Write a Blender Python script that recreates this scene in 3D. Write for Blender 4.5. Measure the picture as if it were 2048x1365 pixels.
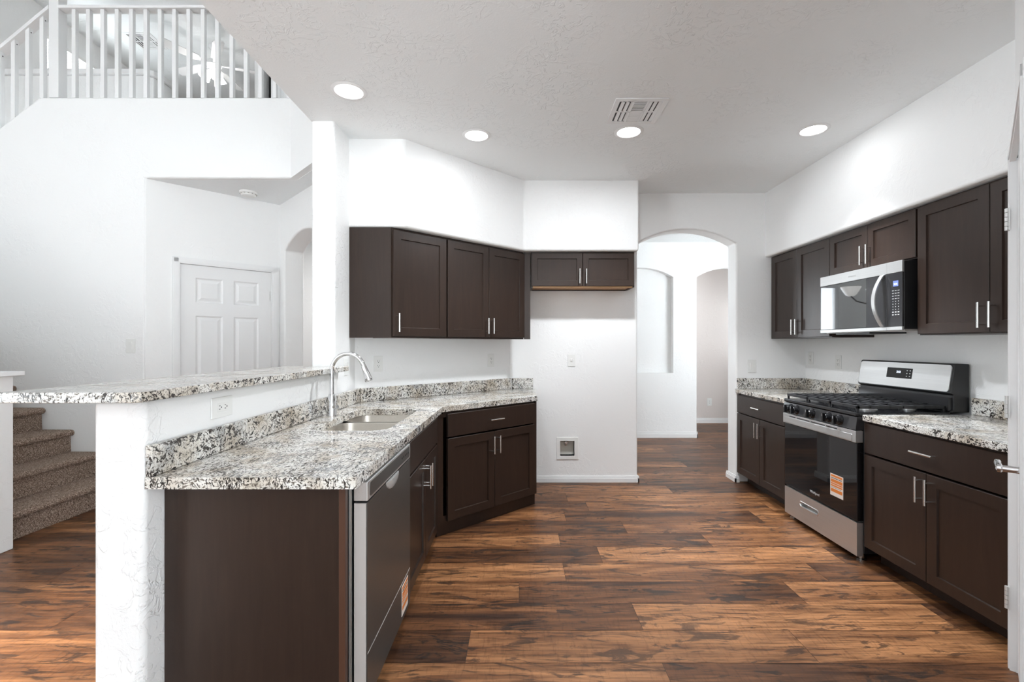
import bpy, bmesh, math, random
from mathutils import Vector, Matrix
from mathutils.geometry import tessellate_polygon

random.seed(7)
for o in list(bpy.data.objects):
    bpy.data.objects.remove(o, do_unlink=True)
SC = bpy.context.scene
COL = SC.collection
R = math.radians

# ------------------------------------------------------------------ camera
FPX = 925.0
cam_d = bpy.data.cameras.new('camera')
cam_d.sensor_width = 36.0
cam_d.sensor_fit = 'HORIZONTAL'
cam_d.lens = FPX / 2048.0 * 36.0
cam_d.shift_x = -14.0 / 2048.0
cam_d.shift_y = 7.5 / 2048.0
cam_d.clip_start = 0.05
cam = bpy.data.objects.new('camera', cam_d)
COL.objects.link(cam)
cam.location = (0, 0, 1.303)
cam.rotation_euler = (R(90), 0, 0)
SC.camera = cam

# ------------------------------------------------------------------ world, lights, exposure
W = bpy.data.worlds.new('daylight')
SC.world = W
W.use_nodes = True
wn = W.node_tree
bg = wn.nodes['Background']
# dimmed sky above; bright ground glow added below the horizon to light the ceilings
wtc = wn.nodes.new('ShaderNodeTexCoord')
wsep = wn.nodes.new('ShaderNodeSeparateXYZ')
wn.links.new(wtc.outputs['Generated'], wsep.inputs[0])
wrp = wn.nodes.new('ShaderNodeValToRGB')
wrp.color_ramp.elements[0].position = 0.40
wrp.color_ramp.elements[0].color = (0.865, 0.95, 1.0, 1)
wrp.color_ramp.elements[1].position = 0.56
wrp.color_ramp.elements[1].color = (0.25, 0.265, 0.28, 1)
wma = wn.nodes.new('ShaderNodeMath')
wma.operation = 'MULTIPLY_ADD'
wma.inputs[1].default_value = 0.5
wma.inputs[2].default_value = 0.5
wn.links.new(wsep.outputs['Z'], wma.inputs[0])
wn.links.new(wma.outputs[0], wrp.inputs['Fac'])
wn.links.new(wrp.outputs['Color'], bg.inputs['Color'])
bg.inputs['Strength'].default_value = 6.3

SC.view_settings.view_transform = 'Standard'
SC.view_settings.look = 'None'
SC.view_settings.exposure = 1.18
SC.view_settings.gamma = 1.0
SC.view_settings.use_curve_mapping = False
SC.cycles.use_denoising = True
SC.cycles.max_bounces = 10
SC.cycles.diffuse_bounces = 6
SC.cycles.glossy_bounces = 5
SC.cycles.sample_clamp_indirect = 8.0


def area_light(name, loc, rot, sx, sy, power, color=(1, 1, 1)):
    d = bpy.data.lights.new(name, 'AREA')
    d.shape = 'RECTANGLE'
    d.size = sx
    d.size_y = sy
    d.energy = power
    d.color = color
    o = bpy.data.objects.new(name, d)
    COL.objects.link(o)
    o.location = loc
    o.rotation_euler = rot
    return o


sun_d = bpy.data.lights.new('sun', 'SUN')
sun_d.energy = 8.0
sun_d.angle = R(9)
sun_d.color = (1.0, 0.98, 0.95)
sun = bpy.data.objects.new('sun', sun_d)
COL.objects.link(sun)
sun.rotation_euler = Vector((1.2, 0.95, -1.0)).to_track_quat('-Z', 'Y').to_euler()


def portal(name, loc, rot, sx, sy):
    """marks a window opening so the daylight outside is sampled through it"""
    o = area_light(name, loc, rot, sx, sy, 1.0)
    o.data.cycles.is_portal = True
    return o


portal('patio_opening', (2.3, -3.26, 1.335), (R(90), 0, 0), 3.4, 2.63)
portal('great_room_opening', (-5.97, -1.75, 1.975), (R(90), 0, R(-90)), 2.5, 3.45)
portal('dining_opening', (0.605, 6.56, 1.5), (R(90), 0, R(180)), 0.95, 1.3)
portal('far_room_fill_opening', (4.16, 7.2, 1.35), (R(90), 0, R(90)), 0.5, 1.1)  # unseen opening added to brighten the far room
portal('nook_fill_opening', (4.16, -0.9, 1.375), (R(90), 0, R(90)), 3.8, 2.35)  # unseen opening added to bring more light into the kitchen
hl = area_light('hall_fill_light', (-1.9, 5.75, 2.70), (0, 0, 0), 0.3, 0.3, 12)  # added unseen to brighten the passage, has no fixture
portal('loft_opening', (-5.97, 6.15, 4.6), (R(90), 0, R(-90)), 0.8, 1.1)

# ------------------------------------------------------------------ materials
def newmat(name):
    m = bpy.data.materials.new(name)
    m.use_nodes = True
    nt = m.node_tree
    return m, nt, nt.nodes['Principled BSDF']


def N(nt, typ, **kw):
    n = nt.nodes.new(typ)
    for k, v in kw.items():
        if k.startswith('in_'):
            n.inputs[k[3:].replace('_', ' ')].default_value = v
        else:
            setattr(n, k, v)
    return n


def ramp(nt, stops, interp='LINEAR'):
    n = nt.nodes.new('ShaderNodeValToRGB')
    cr = n.color_ramp
    cr.interpolation = interp
    while len(cr.elements) < len(stops):
        cr.elements.new(0.5)
    for e, (p, c) in zip(cr.elements, stops):
        e.position = p
        e.color = c if len(c) == 4 else (c[0], c[1], c[2], 1)
    return n


def coords(nt, scale=(1, 1, 1), rot=(0, 0, 0)):
    tc = nt.nodes.new('ShaderNodeTexCoord')
    mp = nt.nodes.new('ShaderNodeMapping')
    mp.inputs['Scale'].default_value = scale
    mp.inputs['Rotation'].default_value = rot
    nt.links.new(tc.outputs['Object'], mp.inputs['Vector'])
    return mp


def noise(nt, vec, scale, detail=2.0, rough=0.5, dist=0.0):
    n = nt.nodes.new('ShaderNodeTexNoise')
    n.inputs['Scale'].default_value = scale
    n.inputs['Detail'].default_value = detail
    n.inputs['Roughness'].default_value = rough
    n.inputs['Distortion'].default_value = dist
    if vec is not None:
        nt.links.new(vec, n.inputs['Vector'])
    return n


def mixc(nt, fac, a, b, mode='MIX'):
    n = nt.nodes.new('ShaderNodeMix')
    n.data_type = 'RGBA'
    n.blend_type = mode
    for sock, val in ((n.inputs[0], fac), (n.inputs[6], a), (n.inputs[7], b)):
        if hasattr(val, 'is_linked') or hasattr(val, 'links'):
            nt.links.new(val, sock)
        elif isinstance(val, (int, float)):
            sock.default_value = val
        else:
            sock.default_value = (val[0], val[1], val[2], 1)
    return n.outputs[2]


def bump(nt, bsdf, height, strength, dist):
    b = nt.nodes.new('ShaderNodeBump')
    b.inputs['Strength'].default_value = strength
    b.inputs['Distance'].default_value = dist
    nt.links.new(height, b.inputs['Height'])
    nt.links.new(b.outputs['Normal'], bsdf.inputs['Normal'])
    return b


def plain(name, col, rough=0.5, metal=0.0, spec=0.5, emit=None, estr=0.0, coat=0.0):
    m, nt, b = newmat(name)
    b.inputs['Base Color'].default_value = (col[0], col[1], col[2], 1)
    b.inputs['Roughness'].default_value = rough
    b.inputs['Metallic'].default_value = metal
    b.inputs['Specular IOR Level'].default_value = spec
    b.inputs['Coat Weight'].default_value = coat
    if emit:
        b.inputs['Emission Color'].default_value = (emit[0], emit[1], emit[2], 1)
        b.inputs['Emission Strength'].default_value = estr
    return m


def wall_mat(name, col, rough=0.55, k=1.0, scale=1.0):
    """painted drywall with a trowelled skip texture"""
    m, nt, b = newmat(name)
    b.inputs['Base Color'].default_value = (col[0], col[1], col[2], 1)
    b.inputs['Roughness'].default_value = rough
    b.inputs['Specular IOR Level'].default_value = 0.35
    c = coords(nt)
    n1 = noise(nt, c.outputs['Vector'], 16 * scale, 4, 0.6, 1.2)
    r1 = ramp(nt, [(0.50, (0, 0, 0)), (0.56, (1, 1, 1))])
    nt.links.new(n1.outputs['Fac'], r1.inputs['Fac'])
    n2 = noise(nt, c.outputs['Vector'], 2.6 * scale, 2, 0.5)
    r2 = ramp(nt, [(0.42, (0, 0, 0)), (0.62, (1, 1, 1))])
    nt.links.new(n2.outputs['Fac'], r2.inputs['Fac'])
    mul = N(nt, 'ShaderNodeMath', operation='MULTIPLY')
    nt.links.new(r1.outputs['Color'], mul.inputs[0])
    nt.links.new(r2.outputs['Color'], mul.inputs[1])
    n3 = noise(nt, c.outputs['Vector'], 120, 2, 0.5)
    mad = N(nt, 'ShaderNodeMath', operation='MULTIPLY_ADD')
    nt.links.new(n3.outputs['Fac'], mad.inputs[0])
    mad.inputs[1].default_value = 0.25
    nt.links.new(mul.outputs[0], mad.inputs[2])
    bump(nt, b, mad.outputs[0], 0.5, 0.0026 * k)
    return m


M = {}
M['wall'] = wall_mat('white_wall_paint', (0.86, 0.86, 0.855), 0.5, 0.7)
M['wall_rough'] = wall_mat('white_trowelled_paint', (0.86, 0.86, 0.855), 0.5, 2.6, 1.1)
M['ceiling'] = wall_mat('white_ceiling_paint', (0.865, 0.885, 0.89), 0.6, 1.6)
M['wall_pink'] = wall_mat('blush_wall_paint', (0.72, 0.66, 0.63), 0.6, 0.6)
M['trim'] = plain('white_trim_paint', (0.82, 0.82, 0.82), 0.32)
M['plastic'] = plain('white_plastic', (0.80, 0.80, 0.78), 0.3)
M['slot'] = plain('dark_slot', (0.03, 0.03, 0.03), 0.6)
M['chrome'] = plain('polished_chrome', (0.78, 0.78, 0.79), 0.08, 1.0)
M['hinge'] = plain('satin_hinge_steel', (0.70, 0.70, 0.69), 0.35, 0.45)
M['nickel'] = plain('satin_nickel', (0.72, 0.71, 0.69), 0.26, 1.0)
M['black'] = plain('black_enamel', (0.010, 0.010, 0.011), 0.16, 0, 0.5)
M['black_matte'] = plain('black_plastic', (0.014, 0.014, 0.015), 0.38)
M['grate'] = plain('cast_iron', (0.016, 0.016, 0.018), 0.42)
M['glass'] = plain('black_oven_glass', (0.008, 0.008, 0.009), 0.03, 0, 0.42)
M['mirror_glass'] = plain('mirrored_dark_glass', (0.22, 0.225, 0.23), 0.03, 1.0)
M['panel_glass'] = plain('control_glass', (0.030, 0.030, 0.032), 0.12, 0, 0.5)
M['aluminium'] = plain('burner_aluminium', (0.62, 0.62, 0.62), 0.3, 1.0)
M['print'] = plain('pale_print', (0.62, 0.62, 0.62), 0.5)
M['grey_side'] = plain('grey_steel_edge', (0.50, 0.475, 0.455), 0.42, 0.25)
M['silver_strip'] = plain('foil_insulation', (0.62, 0.66, 0.66), 0.25, 0.85)
M['tan_wood'] = plain('bare_maple', (0.55, 0.33, 0.17), 0.5)
M['toe_raw'] = plain('bare_toe_board', (0.05, 0.032, 0.024), 0.5)
M['orange'] = plain('orange_print', (0.72, 0.22, 0.04), 0.5)
M['label_white'] = plain('label_paper', (0.78, 0.70, 0.64), 0.5)
M['lcd'] = plain('blue_display', (0.02, 0.03, 0.12), 0.3, emit=(0.22, 0.30, 0.75), estr=0.55)
M['digit'] = plain('lit_digits', (0.6, 0.7, 1.0), 0.4, emit=(0.65, 0.78, 1.0), estr=1.2)
M['lamp'] = plain('lit_diffuser', (1, 1, 1), 0.4, emit=(1.0, 0.985, 0.96), estr=7.0)
M['fan_lamp'] = plain('lit_glass_shade', (1, 1, 1), 0.4, emit=(1.0, 0.99, 0.97), estr=2.0)
M['frost'] = plain('frosted_glass_shade', (0.86, 0.85, 0.83), 0.35, emit=(1.0, 0.97, 0.92), estr=0.5)
M['bronze'] = plain('dark_bronze', (0.03, 0.022, 0.018), 0.4, 0.7)
M['blind'] = plain('white_blind_slat', (0.82, 0.82, 0.80), 0.5)
M['dark'] = plain('shade_black', (0.012, 0.012, 0.012), 0.8)  # near-black standing in for shade behind door gaps


def steel_mat(name, col, rough, axis):
    m, nt, b = newmat(name)
    b.inputs['Metallic'].default_value = 0.82
    sc = [1.5, 1.5, 1.5]
    for i in range(3):
        if i != axis:
            sc[i] = 220
    c = coords(nt, tuple(sc))
    n = noise(nt, c.outputs['Vector'], 1.0, 2, 0.5)
    r = ramp(nt, [(0.3, [x * 0.93 for x in col]), (0.7, col)])
    nt.links.new(n.outputs['Fac'], r.inputs['Fac'])
    nt.links.new(r.outputs['Color'], b.inputs['Base Color'])
    b.inputs['Roughness'].default_value = rough
    b.inputs['Anisotropic'].default_value = 0.4
    return m


M['steel'] = steel_mat('brushed_stainless', (0.62, 0.62, 0.615), 0.40, 0)
M['dw_steel'] = steel_mat('brushed_dark_stainless', (0.165, 0.162, 0.156), 0.36, 0)
M['sink_steel'] = steel_mat('satin_sink_steel', (0.60, 0.56, 0.50), 0.28, 1)


def cabinet_mat():
    m, nt, b = newmat('espresso_stained_maple')
    c = coords(nt, (14, 14, 1.2))
    n = noise(nt, c.outputs['Vector'], 3.0, 5, 0.6, 0.6)
    c2 = coords(nt, (2, 2, 0.7))
    n2 = noise(nt, c2.outputs['Vector'], 2.2, 2, 0.5, 0.3)
    r = ramp(nt, [(0.25, (0.021, 0.0125, 0.0092)), (0.55, (0.030, 0.0180, 0.0132)), (0.85, (0.044, 0.0265, 0.0185))])
    nt.links.new(n.outputs['Fac'], r.inputs['Fac'])
    col = mixc(nt, 0.35, r.outputs['Color'], (0.030, 0.0172, 0.0122))
    nt.links.new(col, b.inputs['Base Color'])
    b.inputs['Roughness'].default_value = 0.33
    b.inputs['Specular IOR Level'].default_value = 0.40
    return m


M['cab'] = cabinet_mat()


def granite_mat():
    m, nt, b = newmat('speckled_white_granite')
    c = coords(nt)
    # warp the coordinates so flakes bend
    w = noise(nt, c.outputs['Vector'], 9, 2, 0.5)
    warp = N(nt, 'ShaderNodeVectorMath', operation='MULTIPLY_ADD')
    nt.links.new(w.outputs['Color'], warp.inputs[0])
    warp.inputs[1].default_value = (0.055, 0.055, 0.055)
    nt.links.new(c.outputs['Vector'], warp.inputs[2])
    # base: warm cream with paler quartz and grey clouds
    nb = noise(nt, warp.outputs[0], 7, 4, 0.6)
    base = ramp(nt, [(0.30, (0.45, 0.39, 0.31)), (0.43, (0.64, 0.59, 0.52)), (0.56, (0.77, 0.755, 0.72))])
    nt.links.new(nb.outputs['Fac'], base.inputs['Fac'])
    ng = noise(nt, warp.outputs[0], 5.5, 3, 0.55)
    g = ramp(nt, [(0.58, (0, 0, 0)), (0.68, (0.75, 0.75, 0.75))])
    nt.links.new(ng.outputs['Fac'], g.inputs['Fac'])
    c1 = mixc(nt, g.outputs['Color'], base.outputs['Color'], (0.30, 0.315, 0.33))
    # small brown-grey flecks
    mp1 = N(nt, 'ShaderNodeMapping')
    mp1.inputs['Scale'].default_value = (0.8, 2.4, 1.6)
    mp1.inputs['Rotation'].default_value = (0.5, 0.3, 0.7)
    nt.links.new(warp.outputs[0], mp1.inputs['Vector'])
    nf = noise(nt, mp1.outputs['Vector'], 100, 3, 0.6, 0.6)
    f = ramp(nt, [(0.535, (0, 0, 0)), (0.585, (1, 1, 1))])
    nt.links.new(nf.outputs['Fac'], f.inputs['Fac'])
    c2 = mixc(nt, f.outputs['Color'], c1, (0.17, 0.145, 0.12))
    # larger black blades
    mp2 = N(nt, 'ShaderNodeMapping')
    mp2.inputs['Scale'].default_value = (2.9, 0.85, 1.2)
    mp2.inputs['Rotation'].default_value = (-0.4, 0.6, 0.5)
    nt.links.new(warp.outputs[0], mp2.inputs['Vector'])
    nk = noise(nt, mp2.outputs['Vector'], 52, 4, 0.62, 0.9)
    k = ramp(nt, [(0.540, (0, 0, 0)), (0.570, (1, 1, 1))])
    ncl = noise(nt, c.outputs['Vector'], 8, 2, 0.5)
    kadd = N(nt, 'ShaderNodeMath', operation='MULTIPLY_ADD')
    nt.links.new(ncl.outputs['Fac'], kadd.inputs[0])
    kadd.inputs[1].default_value = 0.26
    ksh = N(nt, 'ShaderNodeMath', operation='SUBTRACT')
    nt.links.new(nk.outputs['Fac'], ksh.inputs[0])
    ksh.inputs[1].default_value = 0.13
    nt.links.new(ksh.outputs[0], kadd.inputs[2])
    nt.links.new(kadd.outputs[0], k.inputs['Fac'])
    c3 = mixc(nt, k.outputs['Color'], c2, (0.035, 0.030, 0.027))
    nt.links.new(c3, b.inputs['Base Color'])
    b.inputs['Roughness'].default_value = 0.14
    b.inputs['Specular IOR Level'].default_value = 0.5
    return m


M['granite'] = granite_mat()


def carpet_mat():
    m, nt, b = newmat('brown_frieze_carpet')
    c = coords(nt)
    n = noise(nt, c.outputs['Vector'], 150, 3, 0.7, 0.8)
    r = ramp(nt, [(0.36, (0.09, 0.058, 0.043)), (0.5, (0.33, 0.235, 0.18)), (0.64, (0.78, 0.64, 0.54))])
    nt.links.new(n.outputs['Fac'], r.inputs['Fac'])
    nt.links.new(r.outputs['Color'], b.inputs['Base Color'])
    b.inputs['Roughness'].default_value = 0.95
    b.inputs['Specular IOR Level'].default_value = 0.1
    bump(nt, b, n.outputs['Fac'], 1.0, 0.010)
    return m


M['carpet'] = carpet_mat()


def floor_mat():
    m, nt, b = newmat('rustic_vinyl_plank')
    tone = N(nt, 'ShaderNodeAttribute', attribute_name='tone')
    pid = N(nt, 'ShaderNodeAttribute', attribute_name='pid')
    tc = N(nt, 'ShaderNodeTexCoord')
    off = N(nt, 'ShaderNodeVectorMath', operation='MULTIPLY_ADD')
    nt.links.new(pid.outputs['Fac'], off.inputs[0])
    off.inputs[1].default_value = (37.0, 19.0, 11.0)
    nt.links.new(tc.outputs['Object'], off.inputs[2])

    def mapped(scale):
        mp = N(nt, 'ShaderNodeMapping')
        mp.inputs['Scale'].default_value = scale
        nt.links.new(off.outputs[0], mp.inputs['Vector'])
        return mp.outputs['Vector']
    # fine grain
    n1 = noise(nt, mapped((1.6, 26, 1)), 3.2, 6, 0.65, 0.5)
    # broad streaks
    n2 = noise(nt, mapped((0.8, 7.0, 1)), 1.6, 4, 0.6, 0.8)
    # dark smudges and knots
    n3 = noise(nt, mapped((2.4, 9.0, 1)), 1.5, 5, 0.62, 1.6)
    # saw marks
    n4 = noise(nt, mapped((46, 9, 1)), 1.6, 3, 0.6, 0.4)
    rbase = ramp(nt, [(0.30, (0.040, 0.017, 0.009)), (0.48, (0.160, 0.066, 0.026)), (0.68, (0.43, 0.200, 0.084))])
    add = N(nt, 'ShaderNodeMath', operation='MULTIPLY_ADD')
    nt.links.new(n2.outputs['Fac'], add.inputs[0])
    add.inputs[1].default_value = 0.62
    t2 = N(nt, 'ShaderNodeMath', operation='MULTIPLY')
    nt.links.new(tone.outputs['Fac'], t2.inputs[0])
    t2.inputs[1].default_value = 0.36
    nt.links.new(t2.outputs[0], add.inputs[2])
    nt.links.new(add.outputs[0], rbase.inputs['Fac'])
    rg = ramp(nt, [(0.34, (0.28, 0.25, 0.23)), (0.50, (1, 1, 1)), (0.68, (1.35, 1.30, 1.22))])
    nt.links.new(n1.outputs['Fac'], rg.inputs['Fac'])
    c1 = mixc(nt, 0.80, rbase.outputs['Color'], rg.outputs['Color'], 'MULTIPLY')
    rk = ramp(nt, [(0.545, (0, 0, 0)), (0.61, (1, 1, 1))])
    nt.links.new(n3.outputs['Fac'], rk.inputs['Fac'])
    dk = N(nt, 'ShaderNodeMath', operation='MULTIPLY')
    nt.links.new(rk.outputs['Color'], dk.inputs[0])
    inv = N(nt, 'ShaderNodeMath', operation='MULTIPLY_ADD')
    nt.links.new(tone.outputs['Fac'], inv.inputs[0])
    inv.inputs[1].default_value = -0.45
    inv.inputs[2].default_value = 1.0
    nt.links.new(inv.outputs[0], dk.inputs[1])
    c2 = mixc(nt, dk.outputs[0], c1, (0.024, 0.015, 0.011))
    rs = ramp(nt, [(0.36, (0.62, 0.60, 0.58)), (0.46, (1, 1, 1))])
    nt.links.new(n4.outputs['Fac'], rs.inputs['Fac'])
    c3 = mixc(nt, 0.45, c2, rs.outputs['Color'], 'MULTIPLY')
    nt.links.new(c3, b.inputs['Base Color'])
    rr = ramp(nt, [(0.3, (0.34, 0.34, 0.34)), (0.7, (0.48, 0.48, 0.48))])
    nt.links.new(n1.outputs['Fac'], rr.inputs['Fac'])
    nt.links.new(rr.outputs['Color'], b.inputs['Roughness'])
    b.inputs['Specular IOR Level'].default_value = 0.34
    bump(nt, b, n1.outputs['Fac'], 0.35, 0.0012)
    return m


M['floor'] = floor_mat()
M['floor_gap'] = plain('floor_joint', (0.05, 0.028, 0.016), 0.6)


# ------------------------------------------------------------------ mesh helpers
class MB:
    def __init__(s):
        s.v = []
        s.f = []
        s.mi = []

    def add(s, verts, faces, mi=0):
        b = len(s.v)
        s.v += [tuple(p) for p in verts]
        s.f += [[b + i for i in f] for f in faces]
        s.mi += [mi] * len(faces)
        return s

    def box(s, x0, x1, y0, y1, z0, z1, mi=0):
        v = [(x0, y0, z0), (x1, y0, z0), (x1, y1, z0), (x0, y1, z0),
             (x0, y0, z1), (x1, y0, z1), (x1, y1, z1), (x0, y1, z1)]
        f = [(0, 3, 2, 1), (4, 5, 6, 7), (0, 1, 5, 4), (1, 2, 6, 5), (2, 3, 7, 6), (3, 0, 4, 7)]
        return s.add(v, f, mi)

    def prism(s, loops, a, b, plane='xy', mi=0):
        """extrude an outline (and holes) between a and b along the axis left over"""
        if not isinstance(loops[0][0], (tuple, list)):
            loops = [loops]
        flat = [p for l in loops for p in l]

        def mp(p, w):
            if plane == 'xy':
                return (p[0], p[1], w)
            if plane == 'xz':
                return (p[0], w, p[1])
            return (w, p[0], p[1])
        n = len(flat)
        v = [mp(p, a) for p in flat] + [mp(p, b) for p in flat]
        f = []
        if len(loops) == 1:
            f.append(list(range(n)))
            f.append([n + i for i in reversed(range(n))])
        else:
            tris = tessellate_polygon([[Vector((p[0], p[1], 0)) for p in l] for l in loops])
            for t in tris:
                f.append(list(t))
                f.append([n + i for i in reversed(t)])
        k = 0
        for l in loops:
            m_ = len(l)
            for i in range(m_):
                j = (i + 1) % m_
                f.append([k + i, k + j, n + k + j, n + k + i])
            k += m_
        return s.add(v, f, mi)

    def tube(s, path, r, seg=12, mi=0, caps=True):
        pts = [Vector(p) for p in path]
        rs = r if isinstance(r, (list, tuple)) else [r] * len(pts)
        rings = []
        up = None
        for i, p in enumerate(pts):
            if i == 0:
                t = pts[1] - pts[0]
            elif i == len(pts) - 1:
                t = pts[-1] - pts[-2]
            else:
                t = pts[i + 1] - pts[i - 1]
            t.normalize()
            if up is None:
                up = Vector((0, 0, 1)) if abs(t.z) < 0.9 else Vector((1, 0, 0))
            u = t.cross(up)
            u.normalize()
            w = u.cross(t)
            up = w
            rings.append([p + (u * math.cos(2 * math.pi * k / seg) + w * math.sin(2 * math.pi * k / seg)) * rs[i] for k in range(seg)])
        v = [q for rg in rings for q in rg]
        f = []
        for i in range(len(rings) - 1):
            for k in range(seg):
                a = i * seg + k
                b = i * seg + (k + 1) % seg
                f.append((a, b, b + seg, a + seg))
        if caps:
            f.append(list(reversed(range(seg))))
            f.append([(len(rings) - 1) * seg + k for k in range(seg)])
        return s.add(v, f, mi)

    def lathe(s, prof, c=(0, 0, 0), seg=24, axis='z', mi=0):
        v = []
        for r, h in prof:
            for k in range(seg):
                a = 2 * math.pi * k / seg
                x, y = r * math.cos(a), r * math.sin(a)
                if axis == 'z':
                    v.append((c[0] + x, c[1] + y, c[2] + h))
                elif axis == 'y':
                    v.append((c[0] + x, c[1] + h, c[2] + y))
                else:
                    v.append((c[0] + h, c[1] + x, c[2] + y))
        f = []
        for i in range(len(prof) - 1):
            for k in range(seg):
                a = i * seg + k
                b = i * seg + (k + 1) % seg
                f.append((a, b, b + seg, a + seg))
        f.append(list(range(seg)))
        f.append([(len(prof) - 1) * seg + k for k in range(seg)])
        return s.add(v, f, mi)

    def loft(s, rings, mi=0, cap0=True, cap1=True):
        n = len(rings[0])
        v = [p for rg in rings for p in rg]
        f = []
        for i in range(len(rings) - 1):
            for k in range(n):
                a = i * n + k
                b = i * n + (k + 1) % n
                f.append((a, b, b + n, a + n))
        if cap0:
            f.append(list(range(n)))
        if cap1:
            f.append([(len(rings) - 1) * n + k for k in range(n)])
        return s.add(v, f, mi)

    def build(s, name, mat, parent=None, bevel=0.0, seg=2, smooth=False, loc=None, rotz=0.0, angle=35):
        me = bpy.data.meshes.new(name)
        me.from_pydata(s.v, [], s.f)
        me.update()
        bm = bmesh.new()
        bm.from_mesh(me)
        bmesh.ops.recalc_face_normals(bm, faces=bm.faces)
        bm.to_mesh(me)
        bm.free()
        mats = mat if isinstance(mat, (list, tuple)) else [mat]
        for m in mats:
            me.materials.append(m)
        if len(mats) > 1:
            for p, i in zip(me.polygons, s.mi):
                p.material_index = i
        if smooth or bevel > 0:
            for p in me.polygons:
                p.use_smooth = True
            me.set_sharp_from_angle(angle=R(angle))
        o = bpy.data.objects.new(name, me)
        COL.objects.link(o)
        if bevel > 0:
            md = o.modifiers.new('soft_edge', 'BEVEL')
            md.width = bevel
            md.segments = seg
            md.limit_method = 'ANGLE'
            md.angle_limit = R(35)
            md.harden_normals = True
        if parent is not None:
            o.parent = parent
        if loc is not None:
            o.location = loc
        if rotz:
            o.rotation_euler = (0, 0, rotz)
        return o


def tag(o, label, cat, group=None):
    o['label'] = label
    o['category'] = cat
    if group:
        o['group'] = group
    return o


def thing(name, label, cat, loc=(0, 0, 0), rotz=0.0, group=None):
    o = bpy.data.objects.new(name, None)
    o.empty_display_size = 0.1
    COL.objects.link(o)
    o.location = loc
    o.rotation_euler = (0, 0, rotz)
    return tag(o, label, cat, group)


def struct(o):
    o['kind'] = 'structure'
    return o


def dup(root, loc, rotz=None, label=None, group=None):
    r = root.copy()
    COL.objects.link(r)
    r.location = loc
    if rotz is not None:
        r.rotation_euler = (0, 0, rotz)
    if label:
        r['label'] = label
    if group:
        r['group'] = group
    for ch in list(root.children):
        c = ch.copy()
        COL.objects.link(c)
        c.parent = r
        for g in ch.children:
            d = g.copy()
            COL.objects.link(d)
            d.parent = c
    return r


def text_mesh(txt, size, name, mat, parent, loc, rot, depth=0.0006, bold=0.0):
    cu = bpy.data.curves.new(name, 'FONT')
    cu.body = txt
    cu.size = size
    cu.align_x = 'CENTER'
    cu.align_y = 'CENTER'
    cu.extrude = depth
    cu.offset = bold
    t = bpy.data.objects.new(name + '_curve', cu)
    COL.objects.link(t)
    dg = bpy.context.evaluated_depsgraph_get()
    me = bpy.data.meshes.new_from_object(t.evaluated_get(dg))
    bpy.data.objects.remove(t, do_unlink=True)
    bpy.data.curves.remove(cu)
    me.materials.clear()
    me.materials.append(mat)
    o = bpy.data.objects.new(name, me)
    COL.objects.link(o)
    o.parent = parent
    o.location = loc
    o.rotation_euler = rot
    return o


def arch_pts(x0, x1, spring, apex, n=24):
    """points from (x0, spring) over the apex to (x1, spring)"""
    hw = (x1 - x0) / 2
    rise = apex - spring
    rad = (hw * hw + rise * rise) / (2 * rise)
    cx = (x0 + x1) / 2
    cz = apex - rad
    a0 = math.asin(hw / rad)
    return [(cx + rad * math.sin(-a0 + 2 * a0 * i / n), cz + rad * math.cos(-a0 + 2 * a0 * i / n)) for i in range(n + 1)]


def rrect(x0, x1, y0, y1, r, n=6):
    out = []
    for cx, cy, a in ((x1 - r, y1 - r, 0), (x0 + r, y1 - r, 90), (x0 + r, y0 + r, 180), (x1 - r, y0 + r, 270)):
        for i in range(n + 1):
            t = R(a + 90 * i / n)
            out.append((cx + r * math.cos(t), cy + r * math.sin(t)))
    return out


CEIL = 2.74
YB = 4.384          # kitchen back wall, also the fridge wall
XR = 2.716          # kitchen right wall
XF = -1.335         # edge of the kitchen ceiling towards the great room
A2 = Vector((-1.185, 3.34))      # diagonal wall, left end
B2 = Vector((-0.09, YB))         # diagonal wall, right end
DA = math.atan2(B2.y - A2.y, B2.x - A2.x)
DD = Vector((math.cos(DA), math.sin(DA)))       # along the diagonal wall
DN = Vector((math.sin(DA), -math.cos(DA)))      # from it into the kitchen

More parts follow.
